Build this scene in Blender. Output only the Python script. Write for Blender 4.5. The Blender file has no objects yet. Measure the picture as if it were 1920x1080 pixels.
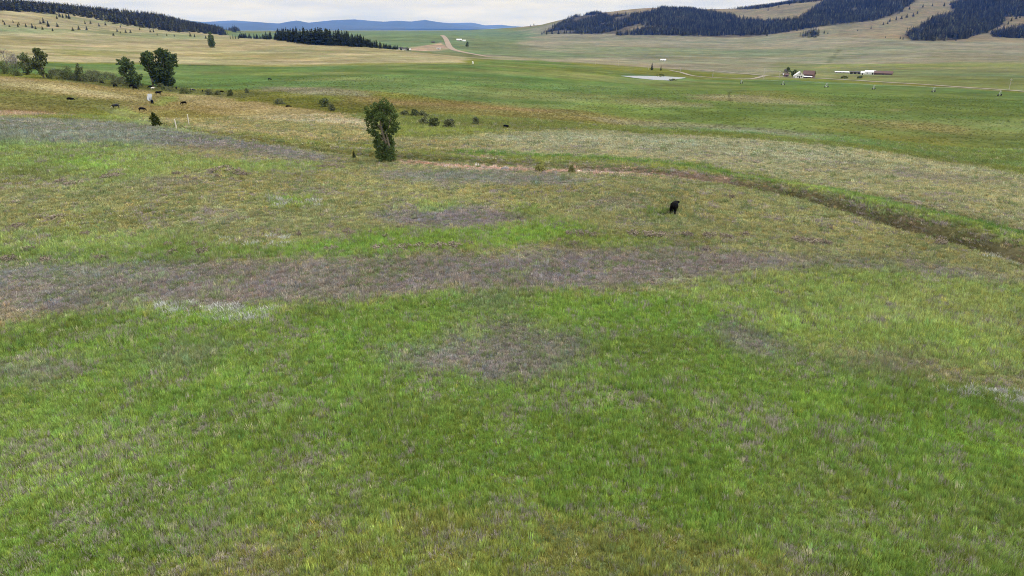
import bpy, math, random
import numpy as np
from mathutils import Vector, Matrix

# ------------------------------------------------------------------ camera, sky, sun, exposure
sc = bpy.context.scene
COL = sc.collection
PITCH = math.radians(21.03)
CAM_H = 20.0
cam_d = bpy.data.cameras.new('camera'); cam_d.lens = 24.0; cam_d.sensor_width = 36.0
cam_d.clip_start = 0.5; cam_d.clip_end = 80000.0
cam = bpy.data.objects.new('camera', cam_d); COL.objects.link(cam)
cam.location = (0, 0, CAM_H); cam.rotation_euler = (math.pi/2 - PITCH, 0, 0)
sc.camera = cam

SUN_EL, SUN_AZ = math.radians(52), math.radians(78)      # azimuth clockwise from +Y (view direction): sun high on the right
world = bpy.data.worlds.new('World'); sc.world = world; world.use_nodes = True
wt = world.node_tree; wt.nodes.clear()
def wn(t, **k):
    n = wt.nodes.new(t)
    for a, b in k.items(): setattr(n, a, b)
    return n
sky = wn('ShaderNodeTexSky', sky_type='NISHITA', sun_disc=False, sun_elevation=SUN_EL, sun_rotation=SUN_AZ)
tc = wn('ShaderNodeTexCoord'); sep = wn('ShaderNodeSeparateXYZ'); wt.links.new(tc.outputs['Generated'], sep.inputs[0])
addz = wn('ShaderNodeMath', operation='ADD'); addz.inputs[1].default_value = 0.10
absz = wn('ShaderNodeMath', operation='ABSOLUTE'); wt.links.new(sep.outputs['Z'], absz.inputs[0]); wt.links.new(absz.outputs[0], addz.inputs[0])
dx = wn('ShaderNodeMath', operation='DIVIDE'); wt.links.new(sep.outputs['X'], dx.inputs[0]); wt.links.new(addz.outputs[0], dx.inputs[1])
dy = wn('ShaderNodeMath', operation='DIVIDE'); wt.links.new(sep.outputs['Y'], dy.inputs[0]); wt.links.new(addz.outputs[0], dy.inputs[1])
cmb = wn('ShaderNodeCombineXYZ'); wt.links.new(dx.outputs[0], cmb.inputs[0]); wt.links.new(dy.outputs[0], cmb.inputs[1])
cn = wn('ShaderNodeTexNoise'); cn.inputs['Scale'].default_value = 0.8; cn.inputs['Detail'].default_value = 6; cn.inputs['Roughness'].default_value = 0.55
wt.links.new(cmb.outputs[0], cn.inputs['Vector'])
cr = wn('ShaderNodeValToRGB'); wt.links.new(cn.outputs['Fac'], cr.inputs[0])
e = cr.color_ramp.elements
e[0].position = 0.36; e[0].color = (0.87, 0.88, 0.95, 1)
e[1].position = 0.62; e[1].color = (1.22, 1.15, 1.05, 1)
cs = wn('ShaderNodeMix', data_type='RGBA', blend_type='MULTIPLY'); cs.inputs[0].default_value = 1.0
wt.links.new(cr.outputs[0], cs.inputs[6]); CLOUD = 12.6
ov = wn('ShaderNodeMapRange'); wt.links.new(absz.outputs[0], ov.inputs['Value']); ov.inputs['To Min'].default_value = CLOUD/3; ov.inputs['To Max'].default_value = CLOUD   # CIE overcast sky: (1 + 2 sin elevation) / 3
cvec = wn('ShaderNodeCombineXYZ')
for i_ in range(3): wt.links.new(ov.outputs[0], cvec.inputs[i_])
wt.links.new(cvec.outputs[0], cs.inputs[7])
mx = wn('ShaderNodeMix', data_type='RGBA'); mx.inputs[0].default_value = 0.90
wt.links.new(sky.outputs[0], mx.inputs[6]); wt.links.new(cs.outputs[2], mx.inputs[7])
bg = wn('ShaderNodeBackground'); bg.inputs['Strength'].default_value = 0.10
wt.links.new(mx.outputs[2], bg.inputs['Color'])
wo = wn('ShaderNodeOutputWorld'); wt.links.new(bg.outputs[0], wo.inputs['Surface'])

sun_d = bpy.data.lights.new('sun', 'SUN'); sun_d.energy = 1.5; sun_d.angle = math.radians(14); sun_d.color = (1.0, 0.95, 0.88)
sun = bpy.data.objects.new('sun', sun_d); COL.objects.link(sun)
sdir = Vector((math.sin(SUN_AZ)*math.cos(SUN_EL), math.cos(SUN_AZ)*math.cos(SUN_EL), math.sin(SUN_EL)))
sun.rotation_euler = (-sdir).to_track_quat('-Z', 'Y').to_euler(); sun.location = (0, 0, 300)

vs = sc.view_settings
vs.view_transform = 'Standard'; vs.look = 'None'; vs.gamma = 1.0; vs.exposure = 0.75; vs.use_curve_mapping = False
sc.render.engine = 'CYCLES'
cy = sc.cycles
cy.filter_width = 1.0; cy.use_denoising = True; cy.denoiser = 'OPENIMAGEDENOISE'; cy.denoising_input_passes = 'RGB_ALBEDO_NORMAL'; cy.denoising_prefilter = 'NONE'
cy.max_bounces = 5; cy.diffuse_bounces = 2; cy.glossy_bounces = 2; cy.transmission_bounces = 3; cy.volume_bounces = 1; cy.transparent_max_bounces = 6
cy.use_adaptive_sampling = True; cy.adaptive_threshold = 0.01

RNG = np.random.default_rng(7); random.seed(7)

# ------------------------------------------------------------------ helpers
def lin(c):
    c = np.asarray(c, float)/255.0
    return np.where(c <= 0.04045, c/12.92, ((c+0.055)/1.055)**2.4)
KILL = 1.75                                                   # light level: base colour = seen colour / KILL
def alb(c, k=KILL): return lin(c)/k

def vnoise(x, y, seed=0):
    xi = np.floor(x).astype(np.int64); yi = np.floor(y).astype(np.int64); fx = x-xi; fy = y-yi
    fx = fx*fx*(3-2*fx); fy = fy*fy*(3-2*fy)
    def h(a, b):
        n = (a*374761393 + b*668265263 + seed*974634777) & 0xffffffff
        n = ((n ^ (n >> 13))*1274126177) & 0xffffffff
        n = ((n ^ (n >> 16))*2246822519) & 0xffffffff
        return ((n ^ (n >> 15)) & 0xffffff)/float(0xffffff)
    return ((h(xi, yi)*(1-fx)+h(xi+1, yi)*fx)*(1-fy) + (h(xi, yi+1)*(1-fx)+h(xi+1, yi+1)*fx)*fy)*2-1
def fbm(x, y, o=4, seed=0, r=0.5):
    s = 0; a = 1; t = 0
    for i in range(o):
        s = s+a*vnoise(x*2**i+17.3*i, y*2**i-9.1*i, seed+i); t += a; a *= r
    return s/t
def smooth(a, b, x):
    t = np.clip((x-a)/(b-a), 0, 1); return t*t*(3-2*t)

CP, SP = math.cos(PITCH), math.sin(PITCH)
def ray(px, py):                                              # sight line of the survey photograph, 1920 x 1080
    xc = (px-960)/1280.0; yc = (540-py)/1280.0
    x, y, z = xc, CP+yc*SP, -SP+yc*CP
    h = math.hypot(x, y)
    return math.atan2(x, y), z/h                              # bearing, slope

# ------------------------------------------------------------------ terrain: spot heights (sight line, ground distance), thin plate spline between them
SPOT = [
 (0,300,125),(0,225,178),(0,190,250),(0,147,335),(0,125,450),(0,105,600),(0,75,950),(0,50,1250),(0,28,1500),(0,12,1800),(0,30,2600),
 (-300,300,130),(-300,190,230),(-300,120,430),(-300,60,1000),(-300,20,1400),(-300,0,1800),(-300,30,2800),
 (200,38,1800),(200,25,2100),(200,42,3000),(150,58,1300),(150,90,800),(150,150,345),(150,175,290),
 (300,50,2000),(300,35,2300),(300,50,3500),(400,64,2300),(400,57,2600),(400,59,4000),
 (300,90,900),(300,108,680),(300,122,560),(300,160,370),(300,185,288),(300,205,248),(300,240,168),(300,290,115),
 (450,59,5000),(450,75,1200),
 (600,303,112),(600,260,142),(600,220,196),(600,190,256),(600,160,340),(600,124,560),(600,100,800),(600,84,980),(620,80,1080),(600,72,1800),(600,61,3500),(600,58,8000),
 (760,97,950),(760,92,1300),(720,75,1900),
 (900,330,97),(900,300,112),(900,255,145),(900,235,175),(900,200,245),(900,150,400),(900,125,560),(900,108,1000),(840,90,1500),(828,66,2300),(828,62,3500),(880,58,7000),
 (1200,330,95),(1200,300,112),(1200,262,150),(1200,250,185),(1200,205,270),(1200,170,400),(1200,148,560),(1200,128,850),(1200,105,1400),(1200,85,2000),(1200,67,2700),(1230,20,3500),(1230,34,5000),
 (1100,65,2900),(1100,31,3800),(1060,38,3900),(1020,47,4300),(1020,64,3000),(960,52,4800),(960,66,3300),(920,57,6500),
 (1500,365,92),(1500,340,105),(1500,275,150),(1500,268,160),(1500,260,190),(1500,220,260),(1500,180,380),(1500,148,680),(1500,138,800),(1500,110,1400),(1500,85,2000),(1500,68,2500),(1500,8,3700),(1500,25,5200),
 (1640,46,2850),(1600,62,2500),(1750,22,3150),(1380,66,2750),(1380,40,3200),(1380,22,3700),
 (1800,450,78),(1800,400,90),(1800,335,120),(1800,318,135),(1800,305,165),(1800,260,230),(1800,210,320),(1800,168,520),(1800,145,750),(1800,115,1250),(1800,90,1800),(1800,76,2250),(1800,40,2900),(1800,0,3700),(1800,-40,4600),(1800,-20,6500),
 (2100,380,110),(2100,330,150),(2100,260,240),(2100,178,520),(2100,110,1400),(2100,78,2200),(2100,0,3500),(2100,-50,4600),(2100,-20,6500),
]
ks, kw = [], []
for px, py, d in SPOT:
    b, s = ray(px, py); ks.append((math.degrees(b)/10, math.log(d)/0.45)); kw.append((CAM_H+d*s)/d)
for b in range(-60, 61, 15):
    for d in (5, 12, 25, 45, 65): ks.append((b/10, math.log(d)/0.45)); kw.append(0.0)
for b in (-60, -45): 
    ks.append((b/10, math.log(12000)/0.45)); kw.append(-0.004)
for b in range(-30, 61, 10):
    ks.append((b/10, math.log(13000)/0.45)); kw.append(-0.0047)
    ks.append((b/10, math.log(40000)/0.45)); kw.append(-0.0030)
ks = np.array(ks); kw = np.array(kw)
def tps_k(r2): return 0.5*r2*np.log(np.maximum(r2, 1e-12))
n = len(ks)
A = np.zeros((n+3, n+3))
A[:n, :n] = tps_k(((ks[:, None, :]-ks[None])**2).sum(2)) + np.eye(n)*0.004
A[:n, n] = 1; A[:n, n+1:] = ks; A[n, :n] = 1; A[n+1:, :n] = ks.T
SOL = np.linalg.solve(A, np.concatenate([kw, [0, 0, 0]]))
def base_h(x, y):
    x = np.atleast_1d(np.asarray(x, float)); y = np.atleast_1d(np.asarray(y, float)); out = np.empty(x.shape)
    for i in range(0, len(x), 40000):
        xx = x[i:i+40000]; yy = y[i:i+40000]
        b = np.clip(np.degrees(np.arctan2(xx, yy)), -62, 62)/10; d = np.maximum(np.hypot(xx, yy), 5.0); s = np.log(d)/0.45
        K = tps_k((b[:, None]-ks[None, :, 0])**2+(s[:, None]-ks[None, :, 1])**2)
        w = K@SOL[:n] + SOL[n] + b*SOL[n+1] + s*SOL[n+2]
        z = w*d
        for lam in (5, 14, 40, 120, 360):
            z = z + 0.0045*lam*smooth(2.5*lam, 9*lam, d)*fbm(xx/lam, yy/lam, 2, 50+lam)
        hill = smooth(2300, 3000, d)*smooth(0, 40, z)
        z = z + hill*16*(0.5-np.abs(fbm(xx/420, yy/420, 3, 91)))*smooth(-0.1, 0.2, b)
        z = z + 0.05*fbm(xx/2.2, yy/2.2, 3, 5)*smooth(400, 100, d)
        out[i:i+40000] = z
    return out
def ground_pt(px, py, lo=14.0, hi=30000.0):                   # where a sight line meets the ground
    b, s = ray(px, py); sb, cb = math.sin(b), math.cos(b)
    dd = np.exp(np.linspace(math.log(lo), math.log(hi), 700))
    g = base_h(dd*sb, dd*cb) - (CAM_H+dd*s)
    k = np.nonzero((g[1:] >= 0) & (g[:-1] < 0))[0]
    if len(k): i = k[0]; t = g[i]/(g[i]-g[i+1]); d = dd[i]+t*(dd[i+1]-dd[i])
    else: m = dd < 5200; d = dd[m][np.argmax((g/dd)[m])]
    return d*sb, d*cb
def polar(x, y): return np.degrees(np.arctan2(x, y)), np.log(np.maximum(np.hypot(x, y), 1.0))

# ------------------------------------------------------------------ the irrigation ditch, the pond and the ditch pool
DITCH = np.array([ground_pt(*p) for p in [(2300,620),(2100,550),(1920,487),(1800,453),(1700,425),(1600,396),(1500,368),(1400,349),(1280,331),(1150,320),(1000,312),(860,304),(770,298),(640,289),(500,267),(400,251),(320,240),(260,226),(215,211),(188,203)]])
def poly_dist(x, y, P, rng=60.0):                             # signed distance to a polyline, positive on the far side
    best = np.full(x.shape, 1e9); sg = np.zeros(x.shape); tt = np.zeros(x.shape)
    for i in range(len(P)-1):
        a, b = P[i], P[i+1]; m = (x > min(a[0], b[0])-rng) & (x < max(a[0], b[0])+rng) & (y > min(a[1], b[1])-rng) & (y < max(a[1], b[1])+rng)
        if not m.any(): continue
        xx, yy = x[m], y[m]; v = b-a; L2 = v@v
        t = np.clip(((xx-a[0])*v[0]+(yy-a[1])*v[1])/L2, 0, 1)
        ex, ey = xx-a[0]-t*v[0], yy-a[1]-t*v[1]; dd = np.hypot(ex, ey)
        c = v[0]*ey-v[1]*ex
        mm = dd < best[m]; idx = np.nonzero(m)[0][mm]
        best[idx] = dd[mm]; sg[idx] = np.sign(c[mm]); tt[idx] = i+t[mm]
    return best*np.where(sg == 0, 1, -sg), tt
def inside_poly(x, y, P):
    r = np.zeros(x.shape, bool)
    for i in range(len(P)):
        a, b = P[i-1], P[i]
        c = (a[1] > y) != (b[1] > y)
        r ^= c & (x < (b[0]-a[0])*(y-a[1])/((b[1]-a[1]) if b[1] != a[1] else 1e-9)+a[0])
    return r
def pool(pxs):
    c = np.mean(pxs, axis=0); gx, gy = ground_pt(*c); z = float(base_h(gx, gy)[0])
    P = []
    for p in pxs:
        b, s = ray(*p); d = (z-CAM_H)/s; P.append((d*math.sin(b), d*math.cos(b)))
    return np.array(P), z
POOLS = [pool([(1163,142),(1200,142),(1245,143),(1290,145.5),(1268,148.5),(1258,151),(1225,149.5),(1190,146)]),
         pool([(276.5,175.5),(284.5,175),(285,181),(283.5,190.5),(278,189),(275,186)])]
def poly_sdf(x, y, P):
    best = np.full(x.shape, 1e18)
    for i in range(len(P)):
        a, b = P[i-1], P[i]; v = b-a; L2 = max(v@v, 1e-12)
        t = np.clip(((x-a[0])*v[0]+(y-a[1])*v[1])/L2, 0, 1)
        best = np.minimum(best, (x-a[0]-t*v[0])**2+(y-a[1]-t*v[1])**2)
    d = np.sqrt(best); return np.where(inside_poly(x, y, P), -d, d)
def height(x, y):
    x = np.atleast_1d(np.asarray(x, float)); y = np.atleast_1d(np.asarray(y, float))
    z = base_h(x, y); d = np.hypot(x, y)
    m = np.nonzero((d > 40) & (d < 330))[0]
    if len(m):
        s, t = poly_dist(x[m], y[m], DITCH, 15)
        wob = fbm(x[m]/7, y[m]/7, 2, 77); s = s+0.5*wob
        depth = np.interp(t, [0, 5, 7, 8, 10, 13, 16, 19], [1.5, 1.45, .9, .5, .35, .5, .8, .7])
        z[m] += -depth*np.exp(-((s-.4)/1.7)**4) + 0.38*depth*np.exp(-((s-4.2)/1.7)**2) - 0.30*depth*np.exp(-((s-9.2)/.9)**2)
    for P, zw in POOLS:
        r = 25 if len(P) > 6 else 7
        c = P.mean(0); R = np.abs(P-c).max()+r+5
        m = np.nonzero((np.abs(x-c[0]) < R) & (np.abs(y-c[1]) < R))[0]
        if len(m):
            q = poly_sdf(x[m], y[m], P); f = smooth(r, 0.0, q)
            z[m] = z[m]*(1-f)+(zw+np.where(q < 0, -0.5, 0.08))*f
    return z
def at(px, py):
    x, y = ground_pt(px, py); return Vector((x, y, float(height(x, y)[0])))

# ------------------------------------------------------------------ ground cover map: real plant and soil colours by area
PAL = dict(lush=(103,126,50), bright=(114,140,56), lime=(130,154,66), olive=(124,128,62), yolive=(146,140,82), mix=(135,136,84), purple=(122,115,108), mauve=(126,118,110),
  blug=(122,124,108), tan=(172,162,126), tan2=(188,174,130), dtan=(160,146,98), pink=(176,142,120), pink2=(190,160,140), field=(104,129,76), field2=(113,130,70), dolive=(108,113,56),
  spur=(153,151,106), spur2=(150,152,114), far=(150,147,124), fargreen=(116,136,96), hill=(146,136,108), brush=(92,94,66), dark=(74,82,44), pale=(150,152,92), pgreen=(128,144,70),
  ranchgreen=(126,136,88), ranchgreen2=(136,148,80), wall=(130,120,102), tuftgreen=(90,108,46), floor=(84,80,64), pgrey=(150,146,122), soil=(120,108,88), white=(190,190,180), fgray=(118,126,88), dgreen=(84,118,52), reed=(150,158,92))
COVER = [  # colour, polygon of surveyed points, softness (px across, px deep), strength
 ('far',[(860,60),(2300,60),(2300,150),(1400,140),(1100,118),(860,108)],(30,3),1),
 ('hill',[(940,40),(1160,66),(1450,69),(1700,77),(2300,78),(2300,-60),(940,-60)],(20,2),1),
 ('floor',[(1015,64),(1030,57),(1050,42),(1080,31),(1110,25),(1145,32),(1200,28),(1240,19),(1300,21),(1350,28),(1385,34),(1380,44),(1290,48),(1190,50),(1160,64),(1100,64)],(8,1.5),.8),
 ('floor',[(1150,66),(1180,61),(1210,52),(1300,42),(1400,36),(1450,38),(1500,34),(1530,14),(1560,2),(1720,-8),(1715,4),(1690,22),(1640,40),(1560,47),(1500,56),(1440,66),(1300,69),(1230,67)],(8,1.5),.8),
 ('floor',[(1695,66),(1722,52),(1742,38),(1790,24),(1778,8),(1900,-14),(2100,-30),(2100,30),(1890,32),(1882,46),(1850,62),(1800,76),(1710,77)],(8,1.5),.8),
 ('fargreen',[(-400,60),(420,60),(700,54),(930,54),(1010,66),(930,100),(850,109),(740,94),(690,77),(450,70),(380,66)],(20,2),1),
 ('tan',[(-400,-30),(0,10),(250,40),(430,66),(530,76),(640,86),(700,90),(760,95),(880,108),(870,118),(600,121),(300,119),(0,113),(-400,110)],(12,1.5),1),
 ('fargreen',[(-100,46),(60,51),(150,55),(300,64),(430,70),(380,73),(250,70),(120,60),(-100,58)],(40,2),.55),
 ('hill',[(-100,20),(100,28),(330,62),(200,55),(90,46),(-100,40)],(40,3),.4),
 ('dtan',[(-100,70),(60,68),(120,78),(60,84),(-100,84)],(40,3),.6),
 ('olive',[(100,92),(170,95),(340,96),(280,100),(170,107),(100,105)],(30,2),.6),
 ('dtan',[(330,104),(470,99),(560,104),(660,116),(520,113),(400,109)],(30,2),.6),
 ('pink2',[(742,94),(770,88),(828,80),(842,91),(826,95),(780,94.5)],(4,1),.8),
 ('fgray',[(740,96),(800,93),(838,93),(880,101),(930,108),(870,107),(800,100)],(10,1.5),.9),
 ('fgray',[(860,80),(960,76),(1010,90),(960,104),(900,98),(862,90)],(20,2),.7),
 ('fargreen',[(1060,84),(1200,88),(1440,92),(1640,100),(1440,108),(1200,105),(1060,100)],(60,2),.5),
 ('fargreen',[(900,95),(1050,97),(1150,104),(1050,110),(930,104)],(40,2),.7),
 ('pgrey',[(1050,111),(1250,118),(1480,124),(1470,138),(1250,128),(1060,116)],(30,2),.8),
 ('ranchgreen',[(1440,117),(1560,120),(1950,117),(2300,118),(2300,200),(1950,174),(1700,158),(1560,148),(1450,143)],(30,2.5),.85),
 ('ranchgreen2',[(1560,120),(1700,119),(1830,121),(1950,119),(1950,124),(1700,127),(1570,125)],(30,1.5),.7),
 ('fargreen',[(1680,136),(1900,138),(1950,146),(1720,142)],(30,2),.6),
 ('field',[(-400,112),(-20,116),(340,122),(600,123.5),(880,121),(930,113),(1010,112),(1160,135),(1300,150),(1480,150),(1950,177),(2300,195),(2300,380),(1920,318),(1700,285),(1500,262),(1280,248),(1000,205),(900,195),(700,170),(330,164),(0,135),(-400,130)],(14,1.5),1),
 ('field2',[(930,113),(1010,112),(1165,133),(1165,150),(1090,160),(990,140),(900,124)],(20,3),.8),
 ('bright',[(480,128),(560,130),(570,142),(520,144),(470,140)],(30,4),.3),
 ('olive',[(960,124),(1100,128),(1160,140),(1050,136)],(30,3),.5),
 ('field2',[(1270,152),(1500,158),(1900,185),(2300,205),(2300,380),(1920,320),(1700,288),(1500,262),(1250,246),(1040,208),(1150,180)],(50,8),.75),
 ('yolive',[(1370,168),(1460,172),(1560,190),(1480,188),(1380,180)],(30,3),.5),
 ('tan',[(1270,178),(1390,178),(1480,187),(1530,195),(1420,195),(1310,186)],(24,2.5),.65),
 ('tan',[(1150,188),(1220,186),(1330,196),(1320,203),(1210,200)],(24,2.5),.5),
 ('tan',[(1640,203),(1700,205),(1680,208)],(14,1.5),.6),
 ('dtan',[(1560,222),(1700,226),(1860,245),(1820,255),(1660,240)],(40,3),.5),
 ('field',[(1400,199),(1560,205),(1800,214),(2000,230),(2000,250),(1760,232),(1480,216)],(40,4),.6),
 ('dtan',[(640,176),(760,188),(900,191),(1010,200),(1140,214),(1270,232),(1190,235),(960,220),(760,208),(640,197)],(24,3.5),.6),
 ('pink',[(680,184),(790,192),(940,200),(1060,208),(1040,213),(900,205),(730,198)],(24,2),.25),
 ('pgrey',[(490,163),(600,165),(700,172),(690,182),(560,178),(490,170)],(24,2),.8),
 ('dolive',[(470,175),(640,190),(740,204),(900,226),(1050,228),(1280,246),(1500,264),(1700,286),(1920,316),(2300,370),(2300,395),(1920,332),(1700,296),(1500,270),(1280,255),(1080,246),(930,246),(780,238),(640,215),(480,192)],(18,2.5),.85),
 ('pgrey',[(1080,215),(1240,228),(1420,240),(1560,256),(1520,262),(1300,244),(1120,228)],(30,3),.6),
 ('olive',[(1500,236),(1760,258),(2000,296),(2000,314),(1700,280)],(40,4),.6),
 ('brush',[(90,138),(200,152),(340,166),(480,172),(470,186),(330,172),(200,164),(100,152)],(14,2),.6),
 # spur beyond the ditch
 ('spur',[(690,262),(850,254),(960,249),(1150,247),(1300,257),(1500,269),(1700,292),(1920,331),(2300,400),(2300,560),(1920,445),(1700,385),(1500,345),(1280,306),(1050,294),(860,284),(760,278)],(22,3.5),.9),
 ('spur2',[(900,256),(1060,250),(1300,261),(1480,273),(1650,296),(1560,310),(1330,296),(1100,282),(940,272)],(40,5),.8),
 ('yolive',[(1500,330),(1750,340),(1950,365),(2000,430),(1750,385),(1560,350)],(60,12),.45),
 ('yolive',[(740,262),(900,262),(1000,276),(860,280),(760,274)],(40,4),.6),
 ('olive',[(700,240),(860,244),(950,252),(860,262),(720,262)],(30,4),.7),
 ('purple',[(1600,318),(1800,330),(1880,345),(1780,342),(1640,328)],(30,3),.35),
 # left pasture above the ditch
 ('dtan',[(-400,130),(-50,138),(100,150),(200,163),(330,174),(480,192),(640,214),(700,240),(690,262),(640,284),(400,246),(260,222),(180,200),(0,222),(-400,230)],(14,2),1),
 ('tan2',[(-60,142),(60,150),(170,168),(262,188),(190,184),(60,166),(-60,158)],(18,2.5),.9),
 ('dolive',[(-60,166),(60,170),(150,183),(230,193),(215,204),(100,206),(-60,192)],(20,3),.7),
 ('yolive',[(-60,196),(60,200),(160,206),(190,214),(60,210),(-60,206)],(20,3),.7),
 ('pink',[(-60,206),(60,209),(150,216),(60,218),(-60,214)],(20,2),.5),
 ('tan2',[(322,173),(400,180),(500,196),(640,216),(695,228),(690,236),(600,232),(480,212),(380,198),(330,188)],(20,2.5),.75),
 ('yolive',[(255,208),(330,206),(430,214),(560,226),(690,246),(660,262),(560,256),(440,240),(330,228)],(20,3),.85),
 ('tan2',[(370,204),(480,212),(620,232),(560,232),(450,222)],(20,2),.6),
 ('reed',[(186,204),(236,202),(276,216),(300,232),(420,256),(360,252),(270,238),(215,222)],(14,2.5),.9),
 ('pgreen',[(292,188),(330,176),(330,190),(300,200),(285,198)],(10,2),.7),
 ('olive',[(430,246),(560,258),(680,270),(690,290),(600,284),(480,262)],(20,3),.8),
 # near side of the ditch
 ('mix',[(-400,222),(0,222),(200,226),(420,256),(640,290),(770,300),(1000,314),(1280,334),(1500,372),(1700,430),(1920,492),(2300,630),(2300,1200),(-600,1200),(-600,300)],(10,2),1),
 ('blug',[(-200,222),(60,222),(250,232),(440,260),(640,292),(600,301),(420,292),(280,278),(100,270),(-200,262)],(20,4),.9),
 ('purple',[(300,258),(440,264),(640,294),(560,302),(380,286)],(30,4),.7),
 ('purple',[(60,256),(150,262),(160,274),(60,270)],(24,4),.5),
 ('yolive',[(300,275),(460,284),(560,300),(420,298)],(30,5),.6),
 ('bright',[(-200,262),(60,264),(220,278),(360,302),(330,330),(200,342),(60,330),(-200,335)],(50,8),.38),
 ('lime',[(110,302),(225,302),(225,316),(110,314)],(24,5),.9),
 ('dolive',[(-60,315),(80,322),(80,336),(-60,336)],(24,5),.7),
 ('bright',[(370,302),(560,306),(640,318),(500,330),(400,324)],(40,6),.45),
 ('yolive',[(250,330),(700,318),(980,345),(1250,350),(1620,410),(1750,450),(1500,440),(1100,385),(600,392),(200,400)],(60,12),.4),
 ('blug',[(700,322),(860,320),(1130,334),(1080,348),(880,344),(740,336)],(40,5),.9),
 ('purple',[(240,335),(400,338),(380,348),(260,346)],(30,4),.6),
 ('purple',[(350,395),(460,398),(440,418),(340,412)],(40,7),.5),
 ('purple',[(700,400),(780,388),(880,384),(1000,410),(900,428),(740,424)],(30,6),.95),
 ('purple',[(1080,378),(1200,372),(1230,392),(1120,396)],(30,6),.4),
 ('bright',[(760,382),(860,380),(850,394),(790,396)],(20,5),.5),
 ('bright',[(960,385),(1010,388),(1000,406),(970,400)],(10,4),.6),
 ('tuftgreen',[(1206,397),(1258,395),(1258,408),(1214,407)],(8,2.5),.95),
 ('olive',[(60,390),(300,400),(420,420),(200,430),(60,420)],(50,8),.5),
 ('bright',[(430,474),(600,456),(720,438),(900,428),(1060,416),(1120,428),(1080,452),(900,462),(700,480),(520,482)],(30,6),.95),
 ('dolive',[(1040,440),(1300,436),(1360,448),(1200,462),(1050,458)],(40,6),.6),
 ('bright',[(1080,448),(1200,452),(1260,462),(1120,468)],(30,5),.5),
 ('pgreen',[(-60,440),(200,440),(420,462),(300,480),(-60,478)],(50,8),.6),
 ('lush',[(-60,476),(200,470),(420,468),(560,478),(380,492),(100,494),(-60,496)],(30,5),.7),
 ('bright',[(500,370),(590,372),(600,386),(520,388)],(20,4),.7),
 ('pale',[(400,446),(560,440),(560,462),(420,462)],(24,5),.6),
 ('mauve',[(-200,505),(120,500),(430,497),(700,480),(900,482),(1100,470),(1400,476),(1560,486),(1500,505),(1400,518),(1240,540),(1120,548),(880,545),(700,560),(520,578),(300,580),(100,600),(-200,640)],(40,10),.80),
 ('blug',[(-100,500),(300,505),(420,530),(200,540),(-100,520)],(60,8),.6),
 ('dtan',[(-100,560),(60,580),(40,625),(-100,640)],(30,8),.6),
 ('purple',[(1500,445),(1560,448),(1540,460),(1490,456)],(16,4),.5),
 ('purple',[(1450,490),(1720,496),(1920,520),(1960,545),(1700,520),(1500,510)],(40,7),.6),
 ('mauve',[(880,490),(1060,486),(1130,510),(1060,540),(930,530)],(40,8),.5),
 ('pgreen',[(1180,560),(1420,520),(1650,510),(1920,535),(2300,600),(2300,720),(1900,690),(1500,650),(1260,600)],(60,16),.75),
 ('pale',[(1500,560),(1800,540),(2000,600),(1900,640),(1600,610)],(70,16),.5),
 ('lush',[(-400,660),(0,625),(120,605),(300,582),(560,582),(760,560),(1000,552),(1240,556),(1400,600),(1500,660),(1800,740),(2300,800),(2300,1500),(-600,1500),(-600,900)],(40,10),.85),
 ('bright',[(300,580),(420,585),(430,610),(300,610)],(30,8),.5),
 ('lime',[(468,582),(512,582),(514,594),(472,596)],(8,4),.8),
 ('bright',[(560,640),(700,630),(690,700),(580,700)],(50,16),.45),
 ('bright',[(900,570),(1260,565),(1420,580),(1220,640),(1100,640),(1080,610)],(60,14),.55),
 ('purple',[(700,660),(820,640),(850,612),(960,600),(1090,630),(1100,665),(1070,700),(960,725),(880,725),(840,690),(740,690)],(36,12),.75),
 ('purple',[(860,560),(980,555),(940,590),(850,590)],(30,8),.35),
 ('purple',[(1290,610),(1380,605),(1490,660),(1400,665)],(30,12),.7),
 ('purple',[(-60,690),(130,675),(150,715),(-60,735)],(36,12),.55),
 ('purple',[(250,665),(420,650),(400,690),(270,700)],(50,14),.4),
 ('purple',[(1540,680),(1680,660),(1760,700),(1620,715)],(40,14),.35),
 ('lush',[(1540,730),(1920,770),(2200,850),(2200,900),(1800,870),(1500,800)],(60,20),.6),
 ('bright',[(1600,790),(1900,800),(1900,850),(1650,840)],(60,20),.4),
 ('pale',[(1380,900),(1600,880),(1760,1000),(1900,960),(1900,1090),(1400,1090)],(90,30),.2),
 ('pale',[(400,900),(700,840),(760,1000),(500,1090),(360,1050)],(90,30),.15),
 ('pgreen',[(-60,780),(200,760),(300,900),(-60,1000)],(80,30),.4),
 
]
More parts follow.
